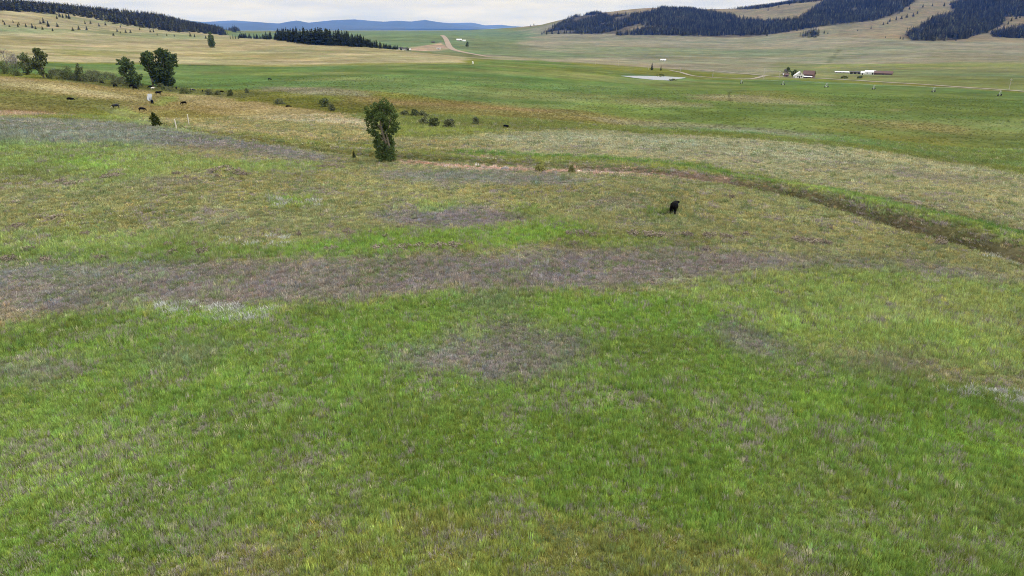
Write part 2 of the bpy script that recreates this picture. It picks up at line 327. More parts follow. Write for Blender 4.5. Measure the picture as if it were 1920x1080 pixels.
LINES = [  # colour, polyline, half width m, strength
 ('dark',[(280,120.5),(480,121.5),(620,121),(760,121.5),(860,121.5)],3.0,.7),
 ('brush',[(1000,90),(1150,91),(1300,92),(1440,92)],5,.5),('brush',[(1080,107),(1180,107),(1300,109),(1440,109)],4,.5),
 ('dark',[(1575,93),(1560,108),(1553,118)],4,.45),('brush',[(1440,91.5),(1620,92),(1800,93),(1950,95)],5,.4),
 ('dark',[(560,162),(700,164),(850,164),(960,159)],1.2,.5),
 ('dark',[(1000,210),(1160,214)],1.0,.3),
 ('brush',[(1370,170),(1366,180),(1370,190)],.8,.6),
 ('pale',[(1530,127),(1545,124),(1556,121)],6,.7),
 ('dgreen',[(860,287),(960,290),(1060,295),(1160,300),(1280,311),(1400,334),(1530,353),(1650,379),(1760,406),(1920,446),(2200,540)],1.7,.95),
 ('dark',[(1330,322),(1530,353)],.5,.5),('dark',[(1700,396),(1920,446)],.45,.45),
 ('pgreen',[(1500,352),(1600,377),(1700,403),(1800,430),(1920,465),(2200,560)],2.0,.6),
 ('lime',[(1530,372),(1600,384),(1640,392)],1.1,.75),
 ('pink',[(770,304),(860,311),(960,317),(1060,319),(1190,323),(1290,330),(1350,338)],2.0,.9),
 ('pink2',[(840,310.5),(880,313),(925,314.5)],1.4,.9),('pink2',[(1080,320),(1110,321),(1160,324)],1.2,.8),
 ('pink',[(830,288),(870,293),(930,297)],.9,.7),
 ('olive',[(340,245),(500,270),(640,292),(700,297)],1.8,.7),
]
PLYP = []
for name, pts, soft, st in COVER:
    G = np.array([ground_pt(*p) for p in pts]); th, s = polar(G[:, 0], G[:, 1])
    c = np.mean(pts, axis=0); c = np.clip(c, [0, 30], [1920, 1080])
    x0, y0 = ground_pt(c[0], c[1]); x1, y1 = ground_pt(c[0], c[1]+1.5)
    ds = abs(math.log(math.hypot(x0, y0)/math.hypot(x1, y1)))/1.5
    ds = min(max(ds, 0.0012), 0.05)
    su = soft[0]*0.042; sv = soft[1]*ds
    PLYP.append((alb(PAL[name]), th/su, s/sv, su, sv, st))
LNP = [(alb(PAL[nm]), np.array([ground_pt(*p) for p in pts]), w, st) for nm, pts, w, st in LINES]
def cover(x, y):
    th, s = polar(x, y); d = np.hypot(x, y)
    C = np.tile(alb(PAL['olive']), (len(x), 1))
    lam = np.clip(d*0.11, 2.0, 400)
    lq = 2.0**np.round(np.log2(lam))
    wa = np.zeros(len(x)); wb = np.zeros(len(x)); wc = np.zeros(len(x)); wd = np.zeros(len(x))
    for q in np.unique(lq):
        m = lq == q
        wa[m] = fbm(x[m]/q, y[m]/q, 4, 3, .6); wb[m] = fbm(x[m]/q+40, y[m]/q, 4, 13, .6); wc[m] = fbm(x[m]/(q*.35)+9, y[m]/(q*.35), 3, 23, .6); wd[m] = fbm(x[m]/(q*.10)+5, y[m]/(q*.10), 3, 43, .65)
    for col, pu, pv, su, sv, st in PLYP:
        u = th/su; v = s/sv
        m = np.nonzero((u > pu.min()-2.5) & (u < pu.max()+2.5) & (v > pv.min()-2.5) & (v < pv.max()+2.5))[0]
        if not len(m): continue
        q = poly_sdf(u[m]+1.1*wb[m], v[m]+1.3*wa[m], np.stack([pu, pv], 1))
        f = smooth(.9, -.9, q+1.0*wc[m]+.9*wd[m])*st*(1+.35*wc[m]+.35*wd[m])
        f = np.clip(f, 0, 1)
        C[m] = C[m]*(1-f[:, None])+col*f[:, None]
    for col, P, w, st in LNP:
        q, _ = poly_dist(x, y, P, 4*w+1); q = np.abs(q)
        m = np.nonzero(q < 3*w)[0]
        if not len(m): continue
        f = smooth(1.5*w, .5*w, q[m]+.8*w*wc[m])*st
        C[m] = C[m]*(1-f[:, None])+col*f[:, None]
    # the cut bank of the ditch: bare, dried stems
    m = np.nonzero((d > 40) & (d < 330))[0]
    q, t = poly_dist(x[m], y[m], DITCH, 12)
    q = q+0.35*wc[m]
    f = np.exp(-((q-1.9)/1.6)**4)*np.interp(t, [0, 5, 9, 10, 13, 16], [.7, .7, .75, .3, .2, .3])*(1+.5*wc[m]); f = np.clip(f, 0, 1)
    C[m] = C[m]*(1-f[:, None])+alb(PAL['wall'])*f[:, None]
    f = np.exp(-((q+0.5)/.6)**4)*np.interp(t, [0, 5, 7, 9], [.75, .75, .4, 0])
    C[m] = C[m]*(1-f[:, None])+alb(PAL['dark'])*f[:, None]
    # small lime-green and dead-stem spots in the near meadow
    f = np.clip(smooth(.38, .58, fbm(x/2.6+70, y/2.6, 3, 501))*.55*smooth(75, 50, d), 0, 1)
    C = C*(1-f[:, None])+alb((132, 152, 66))*f[:, None]
    # drier and greener streaks over the open fields
    f = np.clip(smooth(.02, .45, fbm(x/140+3, y/55, 4, 201, .6))*np.interp(d, [300, 900], [.24, .42])*smooth(150, 280, d)*smooth(2600, 1500, d), 0, 1)
    C = C*(1-f[:, None])+alb((156, 150, 104))*f[:, None]
    f = np.clip(smooth(.10, .5, fbm(x/260-8, y/110, 4, 231, .6))*.40*smooth(450, 800, d)*smooth(3500, 2300, d), 0, 1)
    C = C*(1-f[:, None])+alb((126, 142, 104))*f[:, None]
    # natural patchiness: greener, yellower, drier
    g = wa*0.20+wc*0.18
    C = C*(1+g[:, None])
    hj = np.interp(d, [35, 90], [.2, .8])
    C[:, 0] *= 1+0.12*wb*hj; C[:, 2] *= 1-0.10*wb*hj
    return np.clip(C, 0.01, 0.8)

# ------------------------------------------------------------------ materials
def new_mat(name):
    m = bpy.data.materials.new(name); m.use_nodes = True; t = m.node_tree; t.nodes.clear(); return m, t
def plain(name, rgb, rough=.7, var=.12, scale=3.0, metal=0.0, spec=.3):
    m, t = new_mat(name); N = t.nodes.new; L = t.links.new
    o = N('ShaderNodeOutputMaterial'); p = N('ShaderNodeBsdfPrincipled'); L(p.outputs[0], o.inputs[0])
    p.inputs['Roughness'].default_value = rough; p.inputs['Metallic'].default_value = metal; p.inputs['Specular IOR Level'].default_value = spec
    g = N('ShaderNodeTexCoord'); nz = N('ShaderNodeTexNoise'); nz.inputs['Scale'].default_value = scale; nz.inputs['Detail'].default_value = 4
    L(g.outputs['Object'], nz.inputs['Vector'])
    mr = N('ShaderNodeMapRange'); mr.inputs['From Min'].default_value = .25; mr.inputs['From Max'].default_value = .75; mr.inputs['To Min'].default_value = 1-var; mr.inputs['To Max'].default_value = 1+var
    L(nz.outputs['Fac'], mr.inputs['Value'])
    v = N('ShaderNodeVectorMath'); v.operation = 'SCALE'; v.inputs[0].default_value = tuple(rgb); L(mr.outputs[0], v.inputs['Scale']); L(v.outputs[0], p.inputs['Base Color'])
    return m
def leafy(name, rgb=None, tint=None, transl=.25, var=.30, soft=0):
    """foliage: per-leaf brightness in 'bv'; rgb fixed, or colour carried by each plant in attribute tint"""
    m, t = new_mat(name); N = t.nodes.new; L = t.links.new
    o = N('ShaderNodeOutputMaterial'); d = N('ShaderNodeBsdfDiffuse'); tr = N('ShaderNodeBsdfTranslucent'); mxs = N('ShaderNodeMixShader'); mxs.inputs[0].default_value = transl
    L(d.outputs[0], mxs.inputs[1]); L(tr.outputs[0], mxs.inputs[2]); L(mxs.outputs[0], o.inputs[0])
    a = N('ShaderNodeAttribute'); a.attribute_name = 'bv'
    mr = N('ShaderNodeMapRange'); mr.inputs['To Min'].default_value = 1-var; mr.inputs['To Max'].default_value = 1+var; L(a.outputs['Fac'], mr.inputs['Value'])
    v = N('ShaderNodeVectorMath'); v.operation = 'SCALE'; L(mr.outputs[0], v.inputs['Scale'])
    if tint:
        a2 = N('ShaderNodeAttribute'); a2.attribute_type = 'INSTANCER'; a2.attribute_name = tint; L(a2.outputs['Vector'], v.inputs[0])
    else: v.inputs[0].default_value = tuple(rgb)
    oi = N('ShaderNodeObjectInfo'); mr2 = N('ShaderNodeMapRange'); mr2.inputs['To Min'].default_value = .85; mr2.inputs['To Max'].default_value = 1.15; L(oi.outputs['Random'], mr2.inputs['Value'])
    v2 = N('ShaderNodeVectorMath'); v2.operation = 'SCALE'; L(v.outputs[0], v2.inputs[0]); L(mr2.outputs[0], v2.inputs['Scale'])
    L(v2.outputs[0], d.inputs['Color']); L(v2.outputs[0], tr.inputs['Color'])
    if soft:                                                  # shading normals tilted upward so blades brighten like open ground
        g = N('ShaderNodeNewGeometry'); mv = N('ShaderNodeMix'); mv.data_type = 'VECTOR'; mv.inputs[0].default_value = soft; L(g.outputs['Normal'], mv.inputs[4]); mv.inputs[5].default_value = (0, 0, 1)
        nv = N('ShaderNodeVectorMath'); nv.operation = 'NORMALIZE'; L(mv.outputs[1], nv.inputs[0]); L(nv.outputs[0], d.inputs['Normal'])
    return m
def ground_material():
    m, t = new_mat('ground_cover'); N = t.nodes.new; L = t.links.new
    o = N('ShaderNodeOutputMaterial'); d = N('ShaderNodeBsdfDiffuse'); d.inputs['Roughness'].default_value = .6; L(d.outputs[0], o.inputs[0])
    a = N('ShaderNodeAttribute'); a.attribute_name = 'col'; g = N('ShaderNodeNewGeometry')
    cur = a.outputs['Color']
    for scale, amp, det in ((3.0, .30, 4), (.5, .26, 4), (.07, .24, 6), (.02, .20, 6), (.005, .14, 6)):
        nz = N('ShaderNodeTexNoise'); nz.inputs['Scale'].default_value = scale; nz.inputs['Detail'].default_value = det; nz.inputs['Roughness'].default_value = .65; L(g.outputs['Position'], nz.inputs['Vector'])
        mr = N('ShaderNodeMapRange'); mr.clamp = False; mr.inputs['From Min'].default_value = .3; mr.inputs['From Max'].default_value = .7; mr.inputs['To Min'].default_value = 1-amp; mr.inputs['To Max'].default_value = 1+amp
        L(nz.outputs['Fac'], mr.inputs['Value'])
        v = N('ShaderNodeVectorMath'); v.operation = 'SCALE'; L(cur, v.inputs[0]); L(mr.outputs[0], v.inputs['Scale']); cur = v.outputs[0]
    for scale, seed_ in ((.11, 3.0), (.014, 7.0)):
        nz = N('ShaderNodeTexNoise'); nz.noise_dimensions = '4D'; nz.inputs['W'].default_value = seed_; nz.inputs['Scale'].default_value = scale; nz.inputs['Detail'].default_value = 6; nz.inputs['Roughness'].default_value = .7; L(g.outputs['Position'], nz.inputs['Vector'])
        rp = N('ShaderNodeValToRGB'); rp.color_ramp.elements[0].position = .36; rp.color_ramp.elements[0].color = (.91, 1.0, .95, 1); rp.color_ramp.elements[1].position = .64; rp.color_ramp.elements[1].color = (1.08, 1.0, 1.05, 1); L(nz.outputs['Fac'], rp.inputs[0])
        mm = N('ShaderNodeVectorMath'); mm.operation = 'MULTIPLY'; L(cur, mm.inputs[0]); L(rp.outputs[0], mm.inputs[1]); cur = mm.outputs[0]
    L(cur, d.inputs['Color'])
    nb = N('ShaderNodeTexNoise'); nb.inputs['Scale'].default_value = 1.6; nb.inputs['Detail'].default_value = 5; L(g.outputs['Position'], nb.inputs['Vector'])
    b = N('ShaderNodeBump'); b.inputs['Strength'].default_value = .5; b.inputs['Distance'].default_value = .25; L(nb.outputs['Fac'], b.inputs['Height']); L(b.outputs[0], d.inputs['Normal'])
    return m
M = {}
M['ground'] = ground_material()
M['grass'] = leafy('grass_blades', tint='tint', transl=.30, var=.40, soft=.6)
M['needles_far'] = leafy('forest_needles', tint='tint', transl=.08, var=.35)
M['needles'] = leafy('pine_needles', alb((58,66,42)), transl=.08, var=.35)
M['leaf_dark'] = leafy('cottonwood_leaves', alb((108,130,78)), transl=.30, var=.45)
M['leaf_far'] = leafy('tree_leaves', alb((104,124,80)), transl=.22, var=.4)
M['willow'] = leafy('willow_leaves', alb((142,150,112)), transl=.2, var=.35)
M['willow_dark'] = leafy('willow_leaves_dark', alb((122,134,90)), transl=.2, var=.35)
M['bare'] = leafy('bare_twigs', alb((160,154,150)), transl=.05, var=.3)
M['sage'] = leafy('sagebrush_twigs', alb((186,174,158)), transl=.2, var=.4)
M['reed'] = leafy('reed_leaves', alb((170,172,110)), transl=.25, var=.3)
M['juniper'] = leafy('juniper_leaves', alb((84,98,44)), transl=.15, var=.4)
M['bark'] = plain('pale_bark', alb((168,158,140)), .9, .2, 2)
M['bark_dark'] = plain('dark_bark', alb((84,72,60)), .9, .2, 2)
M['hide'] = plain('black_hide', (.004, .004, .0045), .9, .3, 4, spec=.04)
M['white_paint'] = plain('white_paint', (.78, .78, .77), .6, .05, .4)
M['metal_white'] = plain('white_metal_roof', (.72, .74, .76), .4, .06, .3)
M['red_roof'] = plain('rust_red_roof', (.10, .056, .052), .6, .15, .5)
M['brown'] = plain('brown_boards', (.10, .06, .052), .8, .2, .8)
M['dark_roof'] = plain('dark_roof', (.05, .05, .055), .7, .15, .5)
M['black'] = plain('dark_opening', (.012, .012, .014), .8, .1, 1)
M['glass'] = plain('window_glass', (.03, .04, .05), .1, .1, 1, spec=.6)
M['weathered'] = plain('weathered_wood', (.42, .38, .33), .9, .15, 6)
M['post_pale'] = plain('pale_post', (.62, .58, .50), .9, .12, 6)
M['pole'] = plain('pole_wood', (.40, .37, .33), .9, .12, 3)
M['steel'] = plain('galvanised_steel', (.55, .56, .57), .45, .08, 3, metal=.4)
M['rubber'] = plain('tyre_rubber', (.02, .02, .02), .8, .1, 3)
M['rock'] = plain('grey_rock', (.16, .155, .155), .9, .3, 2.5)
M['rock_pale'] = plain('pale_rock', (.48, .41, .34), .9, .2, 2.5)
M['gravel'] = plain('gravel_road', alb((162, 154, 138)), .95, .12, .05)
M['gravel_red'] = plain('gravel_road_far', alb((170, 152, 132)), .95, .12, .03)
def water_mat():
    m, t = new_mat('water'); N = t.nodes.new; L = t.links.new
    o = N('ShaderNodeOutputMaterial'); p = N('ShaderNodeBsdfPrincipled'); L(p.outputs[0], o.inputs[0])
    p.inputs['Base Color'].default_value = (.10, .12, .13, 1); p.inputs['Roughness'].default_value = .06; p.inputs['IOR'].default_value = 1.33; p.inputs['Specular IOR Level'].default_value = .6
    nb = N('ShaderNodeTexNoise'); nb.inputs['Scale'].default_value = 1.2; g = N('ShaderNodeNewGeometry'); L(g.outputs['Position'], nb.inputs['Vector'])
    b = N('ShaderNodeBump'); b.inputs['Strength'].default_value = .04; b.inputs['Distance'].default_value = .05; L(nb.outputs['Fac'], b.inputs['Height']); L(b.outputs[0], p.inputs['Normal'])
    return m
M['water'] = water_mat()

# ------------------------------------------------------------------ mesh helpers
def mesh_np(name, v, quads=None, tris=None, smooth_=False):
    me = bpy.data.meshes.new(name)
    f = []; 
    v = np.asarray(v, np.float32)
    me.vertices.add(len(v)); me.vertices.foreach_set('co', v.ravel())
    q = np.zeros((0, 4), np.int32) if quads is None else np.asarray(quads, np.int32)
    r = np.zeros((0, 3), np.int32) if tris is None else np.asarray(tris, np.int32)
    li = np.concatenate([q.ravel(), r.ravel()]); me.loops.add(len(li)); me.loops.foreach_set('vertex_index', li)
    st = np.concatenate([np.arange(len(q))*4, len(q)*4+np.arange(len(r))*3]); me.polygons.add(len(q)+len(r)); me.polygons.foreach_set('loop_start', st.astype(np.int32))
    me.update(calc_edges=True)
    if smooth_: me.polygons.foreach_set('use_smooth', np.ones(len(me.polygons), bool))
    me.validate(); return me
def link(name, me, mat=None, parent=None):
    o = bpy.data.objects.new(name, me); COL.objects.link(o)
    if mat is not None and me is not None and not me.materials: me.materials.append(mat)
    if parent: o.parent = parent
    return o
def tag(o, label, cat, group=None):
    o['label'] = label; o['category'] = cat
    if group: o['group'] = group
    return o
def empty(name, loc, rz=0, scale=1.0):
    o = bpy.data.objects.new(name, None); COL.objects.link(o); o.location = loc; o.rotation_euler = (0, 0, rz)
    o.scale = (scale,)*3 if not hasattr(scale, '__len__') else scale
    o.empty_display_size = .2
    return o
class MB:
    def __init__(s): s.v = []; s.f = []
    def add(s, v, f):
        n = len(s.v); s.v += [tuple(a) for a in v]; s.f += [tuple(i+n for i in q) for q in f]
    def box(s, x0, x1, y0, y1, z0, z1):
        s.add([(x0,y0,z0),(x1,y0,z0),(x1,y1,z0),(x0,y1,z0),(x0,y0,z1),(x1,y0,z1),(x1,y1,z1),(x0,y1,z1)], [(0,3,2,1),(4,5,6,7),(0,1,5,4),(1,2,6,5),(2,3,7,6),(3,0,4,7)])
    def tube(s, pts, rad, n=6, cap=True):
        pts = [Vector(p) for p in pts]; ring = []
        for i, p in enumerate(pts):
            t = (pts[min(i+1, len(pts)-1)]-pts[max(i-1, 0)]).normalized()
            a = t.orthogonal().normalized() if i == 0 else (ring_a - t*ring_a.dot(t)).normalized()
            ring_a = a; b = t.cross(a)
            ring.append([p+(a*math.cos(2*math.pi*k/n)+b*math.sin(2*math.pi*k/n))*rad[i] for k in range(n)])
        v = [q for r in ring for q in r]; f = []
        for i in range(len(pts)-1):
            for k in range(n): f.append((i*n+k, i*n+(k+1) % n, (i+1)*n+(k+1) % n, (i+1)*n+k))
        if cap: f.append(tuple(range(n))[::-1]); f.append(tuple((len(pts)-1)*n+k for k in range(n)))
        s.add(v, f)
    def gable(s, x0, x1, y0, y1, z0, h, over=.35, th=.15):        # ridge along x
        ym = (y0+y1)/2; sl = h/(ym-y0)
        for sg in (-1, 1):
            ye = ym+sg*((y1-y0)/2+over); ze = z0-over*sl
            A = [(x0-over,ye,ze),(x1+over,ye,ze),(x1+over,ym,z0+h),(x0-over,ym,z0+h)]
            B = [(p[0],p[1],p[2]+th) for p in A]
            s.add(A+B, [(0,3,2,1),(4,5,6,7),(0,1,5,4),(1,2,6,5),(2,3,7,6),(3,0,4,7)])
    def mesh(s, name, smooth_=False):
        me = bpy.data.meshes.new(name); me.from_pydata(s.v, [], s.f); me.update()
        if smooth_: me.polygons.foreach_set('use_smooth', np.ones(len(me.polygons), bool))
        return me
def set_bv(me, vals):
    a = me.attributes.new('bv', 'FLOAT', 'POINT'); a.data.foreach_set('value', np.asarray(vals, np.float32))

# ------------------------------------------------------------------ ground sheet (one sheet, finer where it is near)
th_in = np.radians(np.linspace(-47, 47, 560)); th_out = np.radians(np.linspace(47, 313, 60))[1:-1]
TH = np.concatenate([th_in, th_out]); nT = len(TH)
rings = [4.0]
while rings[-1] < 42000:
    r = rings[-1]
    if r < 48: st = max(.32, r*.011)
    elif r < 135: st = .45
    elif r < 320: st = .0068*r
    elif r < 5200: st = .0125*r
    else: st = .05*r
    rings.append(r+st)
R = np.array(rings); nR = len(R)
X = (R[:, None]*np.sin(TH)[None]).ravel(); Y = (R[:, None]*np.cos(TH)[None]).ravel()
Z = height(X, Y)
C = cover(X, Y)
dd = np.hypot(X, Y)
idx = np.arange(nR*nT).reshape(nR, nT); nx = np.roll(idx, -1, axis=1)
quads = np.stack([idx[:-1], nx[:-1], nx[1:], idx[1:]], -1).reshape(-1, 4)[:, ::-1]
V = np.concatenate([np.stack([X, Y, Z], 1), [[0, 0, float(Z[:nT].mean())]]])
tris = np.stack([idx[0], np.full(nT, nR*nT), nx[0]], 1)[:, ::-1]
tris = tris[:, ::-1]
gm = mesh_np('ground', V, quads[:, ::-1][:, ::-1], tris, True)
ca = gm.color_attributes.new('col', 'FLOAT_COLOR', 'POINT')
ca.data.foreach_set('color', np.concatenate([np.concatenate([C, [C[0]]]), np.ones((len(V), 1))], 1).astype(np.float32).ravel())
ground = link('ground', gm, M['ground']); ground['kind'] = 'structure'
print('ground verts', len(V), 'rings', nR)

for i, (P, zw) in enumerate(POOLS):
    m = MB(); Q = [(p[0], p[1], zw-.02) for p in P]; m.add(Q, [tuple(range(len(Q)))])
    me = m.mesh('pond'); 
    if me.polygons[0].normal.z < 0: me.flip_normals()
    o = link('pond_water' if i == 0 else 'ditch_water', me, M['water']); o['kind'] = 'structure'

# ------------------------------------------------------------------ far mountains
def mountain(name, prof, d0, depth, rgb, seed, foot=-70):
    xs = np.array([p[0] for p in prof], float); ys = np.array([p[1] for p in prof], float)
    cols = np.linspace(xs[0], xs[-1], 260); nv = 26; v = []; bs = []
    for c in cols:
        b, s = ray(c, float(np.interp(c, xs, ys))); top = CAM_H+d0*s
        for k in range(nv):
            t = k/(nv-1); u = t*2-1
            v.append((b, d0+u*depth, foot+(top-foot)*(1-abs(u)**1.25)))
    v = np.array(v); x = v[:, 1]*np.sin(v[:, 0]); y = v[:, 1]*np.cos(v[:, 0]); z = v[:, 2]
    rel = np.clip((z-foot)/150, 0, 1); 
    z = z - rel*(1-rel)*180*np.abs(fbm(x/1500, y/1500, 4, seed)) + rel*6*fbm(x/260, y/260, 3, seed+4)
    id_ = np.arange(len(cols)*nv).reshape(len(cols), nv)
    q = np.stack([id_[:-1, :-1], id_[:-1, 1:], id_[1:, 1:], id_[1:, :-1]], -1).reshape(-1, 4)
    me = mesh_np(name, np.stack([x, y, z], 1), q, None, True)
    o = link(name, me, plain(name+'_forest', rgb, .95, .35, .002)); o['kind'] = 'structure'; return o
mountain('mountain_range', [(-600,44),(-200,40),(150,40),(215,33),(250,32),(300,36),(340,40),(380,42),(430,45),(480,41),(520,44),(557,38),(575,42),(600,45),(640,46),(700,48),(760,50)], 20500, 2600, (.018,.026,.018), 11)
mountain('mountain_range', [(380,46),(440,42),(500,44),(560,44),(600,40),(625,37.5),(665,36),(700,39),(720,40.5),(745,38.5),(772,40),(797,37),(820,41),(860,45),(895,50),(920,55)], 22500, 2600, (.018,.026,.018), 29)
mountain('mountain_range', [(120,34),(225,22.5),(268,25.5),(300,31),(340,37),(380,41),(440,38),(480,41),(560,46),(760,46),(850,43),(885,42.5),(910,47),(940,46),(960,49),(1100,52)], 27500, 2600, (.025,.03,.024), 41)

# ------------------------------------------------------------------ roads
def ribbon(name, pts, half, mat, lift=.06):
    P = [Vector((*ground_pt(*p), 0)) for p in pts]; S = []
    for i in range(len(P)-1):
        for k in range(14):
            t = k/14; p0 = P[max(i-1, 0)]; p1 = P[i]; p2 = P[i+1]; p3 = P[min(i+2, len(P)-1)]
            S.append(.5*((2*p1)+(p2-p0)*t+(2*p0-5*p1+4*p2-p3)*t*t+(3*p1-p0-3*p2+p3)*t**3))
    S.append(P[-1]); v = []; q = []
    for i, p in enumerate(S):
        t = (S[min(i+1, len(S)-1)]-S[max(i-1, 0)]).normalized(); nn = Vector((-t.y, t.x, 0))
        for u in (-1, -.5, 0, .5, 1):
            a = p+nn*half*u; z = float(height(a.x, a.y)[0]); dd_ = math.hypot(a.x, a.y)
            v.append((a.x, a.y, z+lift+dd_*3e-4+ (.1 if abs(u) < 1 else 0)))
        if i:
            for k in range(4): q.append(((i-1)*5+k, (i-1)*5+k+1, i*5+k+1, i*5+k))
    me = mesh_np(name, v, q, None, True)
    if me.polygons[0].normal.z < 0: me.flip_normals()
    o = link(name, me, mat); o['kind'] = 'structure'; return o
ribbon('gravel_road', [(829,66.5),(835,72),(839,80),(843,88),(850,93),(866,97.5),(890,102),(918,107)], 6.5, M['gravel_red'])
ribbon('highway', [(1240,128),(1330,133),(1400,139),(1460,144),(1540,147.5),(1620,152),(1720,158),(1820,165),(1930,172.5),(2100,184)], 3.0, M['gravel'])
ribbon('track', [(1258,132.5),(1280,137),(1295,141.5),(1330,145.5),(1375,147.5),(1410,148),(1424,145),(1436,142)], 2.2, M['gravel'])
ribbon('dirt_track', [(962,113),(985,113.5),(1030,115.5),(1062,117)], 3.5, M['gravel_red'])

# ------------------------------------------------------------------ conifers
def pine_meshes(seed, h=18.0, r=2.9, whorls=11, per=7):
    rr = random.Random(seed); v = []; q = []; bv = []
    for i in range(whorls):
        t = i/(whorls-1); z = h*(.10+.86*t); rad = r*(1-t)**.8*(.8+.4*rr.random())+.25
        a0 = rr.random()*6.28
        for k in range(per):
            a = a0+6.283*k/per+rr.uniform(-.25, .25); L = rad*rr.uniform(.7, 1.15); w = L*.50+.25; dz = -L*.30; th = h*.055
            ca_, sa = math.cos(a), math.sin(a); b = rr.random()
            pts = [(0, 0, z+th), (L*.6, w, z+dz*.5), (L, 0, z+dz+.1), (L*.6, -w, z+dz*.5)]
            n0 = len(v)
            for p in pts: v.append((p[0]*ca_-p[1]*sa, p[0]*sa+p[1]*ca_, p[2])); bv.append(b)
            q.append((n0, n0+1, n0+2, n0+3))
            n0 = len(v)
            for p in [(0, 0, z-th*.6), (L*.75, 0, z+dz-.35), (L, 0, z+dz+.1), (.1, 0, z+th)]: v.append((p[0]*ca_-p[1]*sa, p[0]*sa+p[1]*ca_, p[2])); bv.append(b)
            q.append((n0, n0+1, n0+2, n0+3))
    n0 = len(v)
    me = mesh_np('pine_crown', v, q); set_bv(me, bv)
    tm = MB(); tm.tube([(0, 0, -.3), (0, 0, h*.5), (0, 0, h*.97)], [.28, .17, .03], 5); tr = tm.mesh('pine_trunk')
    return me, tr
PINES = [pine_meshes(s, 18, rd, w, 7) for s, rd, w in ((1, 2.8, 11), (2, 3.3, 10), (3, 2.4, 12), (4, 3.6, 9))]
for c, t in PINES: c.materials.append(M['needles']); t.materials.append(M['bark_dark'])
def pine(px, py, hpx, label, group, k=None, wide=1.0, name='pine_tree', xyz=None):
    p = at(px, py) if xyz is None else xyz
    d = math.hypot(p.x, p.y, CAM_H-p.z); hh = hpx*d*.985/1280 if xyz is None else hpx
    c, t = PINES[random.randrange(4) if k is None else k]
    o = empty(name, p, random.uniform(0, 6.28), (hh/18*wide, hh/18*wide, hh/18)); tag(o, label, 'tree', group)
    link('crown', c, None, o); link('trunk', t, None, o); return o
slope = [(9,46,4),(18,50,3),(34,50,4),(49,50,4),(61,52,5),(67,54,4),(80,55,4),(82,43,6),(76,44,4),(91,50,7),(99,58,4),(108,50,5),(148,55,5),(163,56,5),(170,44,4),(160,45,4),(186,49,4),(198,47,4),(226,51,3),(220,59,4),(226,62,3),(236,61,4),(245,61,4),(262,56,3),(282,60,4),(288,60,4),(295,66,3),(313,67,3),(327,68,3),(357,68,5),(365,69,4),(386,72,4),(130,35,6),(125,33,5),(118,33,5),(112,31,5),(107,35,4),(140,30,4),(36,46,3),(25,42,3),(6,41,3)]
for s in slope: pine(s[0], s[1]+.6, s[2]*1.35, 'small dark pine scattered on the tan slope below the wooded ridge', 'scattered pines on the tan slope', None, 1.9)
for x, y, h, w in ((137,58,6,2.0),(213,67,5,2.1)): pine(x, y, h, 'broad round dark tree, %s on the tan slope' % ('larger one' if x < 200 else 'lowest one'), 'round trees on the tan slope', 3, w, 'round_tree')
for x, y, h in ((432,73,6),(437,73,7),(442,73,6),(447,73,7)): pine(x, y, h, 'small dark pine in the short row beside the conifer grove', 'pines beside the grove')
pine(1222,132,13,'taller of the two dark spruces standing near the pond',None,0,1.5,'spruce_tree')
pine(1239,132.5,9,'shorter of the two dark spruces standing near the pond',None,2,1.5,'spruce_tree')
pine(664,297,14,'tiny young conifer beside the tall cottonwood at the ditch',None,1,1.9,'conifer_sapling')
# grove in the middle distance
gb = [(448,71,8),(475,73,9),(500,74,12),(530,77,20),(560,81,25),(590,84,27),(620,85.5,27),(650,87,25),(672,88.5,21),(690,89.5,17),(710,91,13),(730,92.5,9),(750,94,7),(766,95,5)]
gx = [g[0] for g in gb]
for i in range(230):
    x = random.uniform(448, 766) if i % 3 else random.uniform(520, 680); y = np.interp(x, gx, [g[1] for g in gb]); hp = np.interp(x, gx, [g[2] for g in gb])
    p = at(x, y); back = random.random()**1.3*.11; q = Vector((p.x*(1+back), p.y*(1+back), 0)); q.z = float(height(q.x, q.y)[0])
    d = math.hypot(p.x, p.y)
    pine(0, 0, hp*d/1280*random.uniform(.60, 1.06), 'tall dark conifer in the dense grove at the edge of the tan field', 'conifers of the mid-distance grove', None, random.uniform(1.6, 2.4), 'conifer', q)

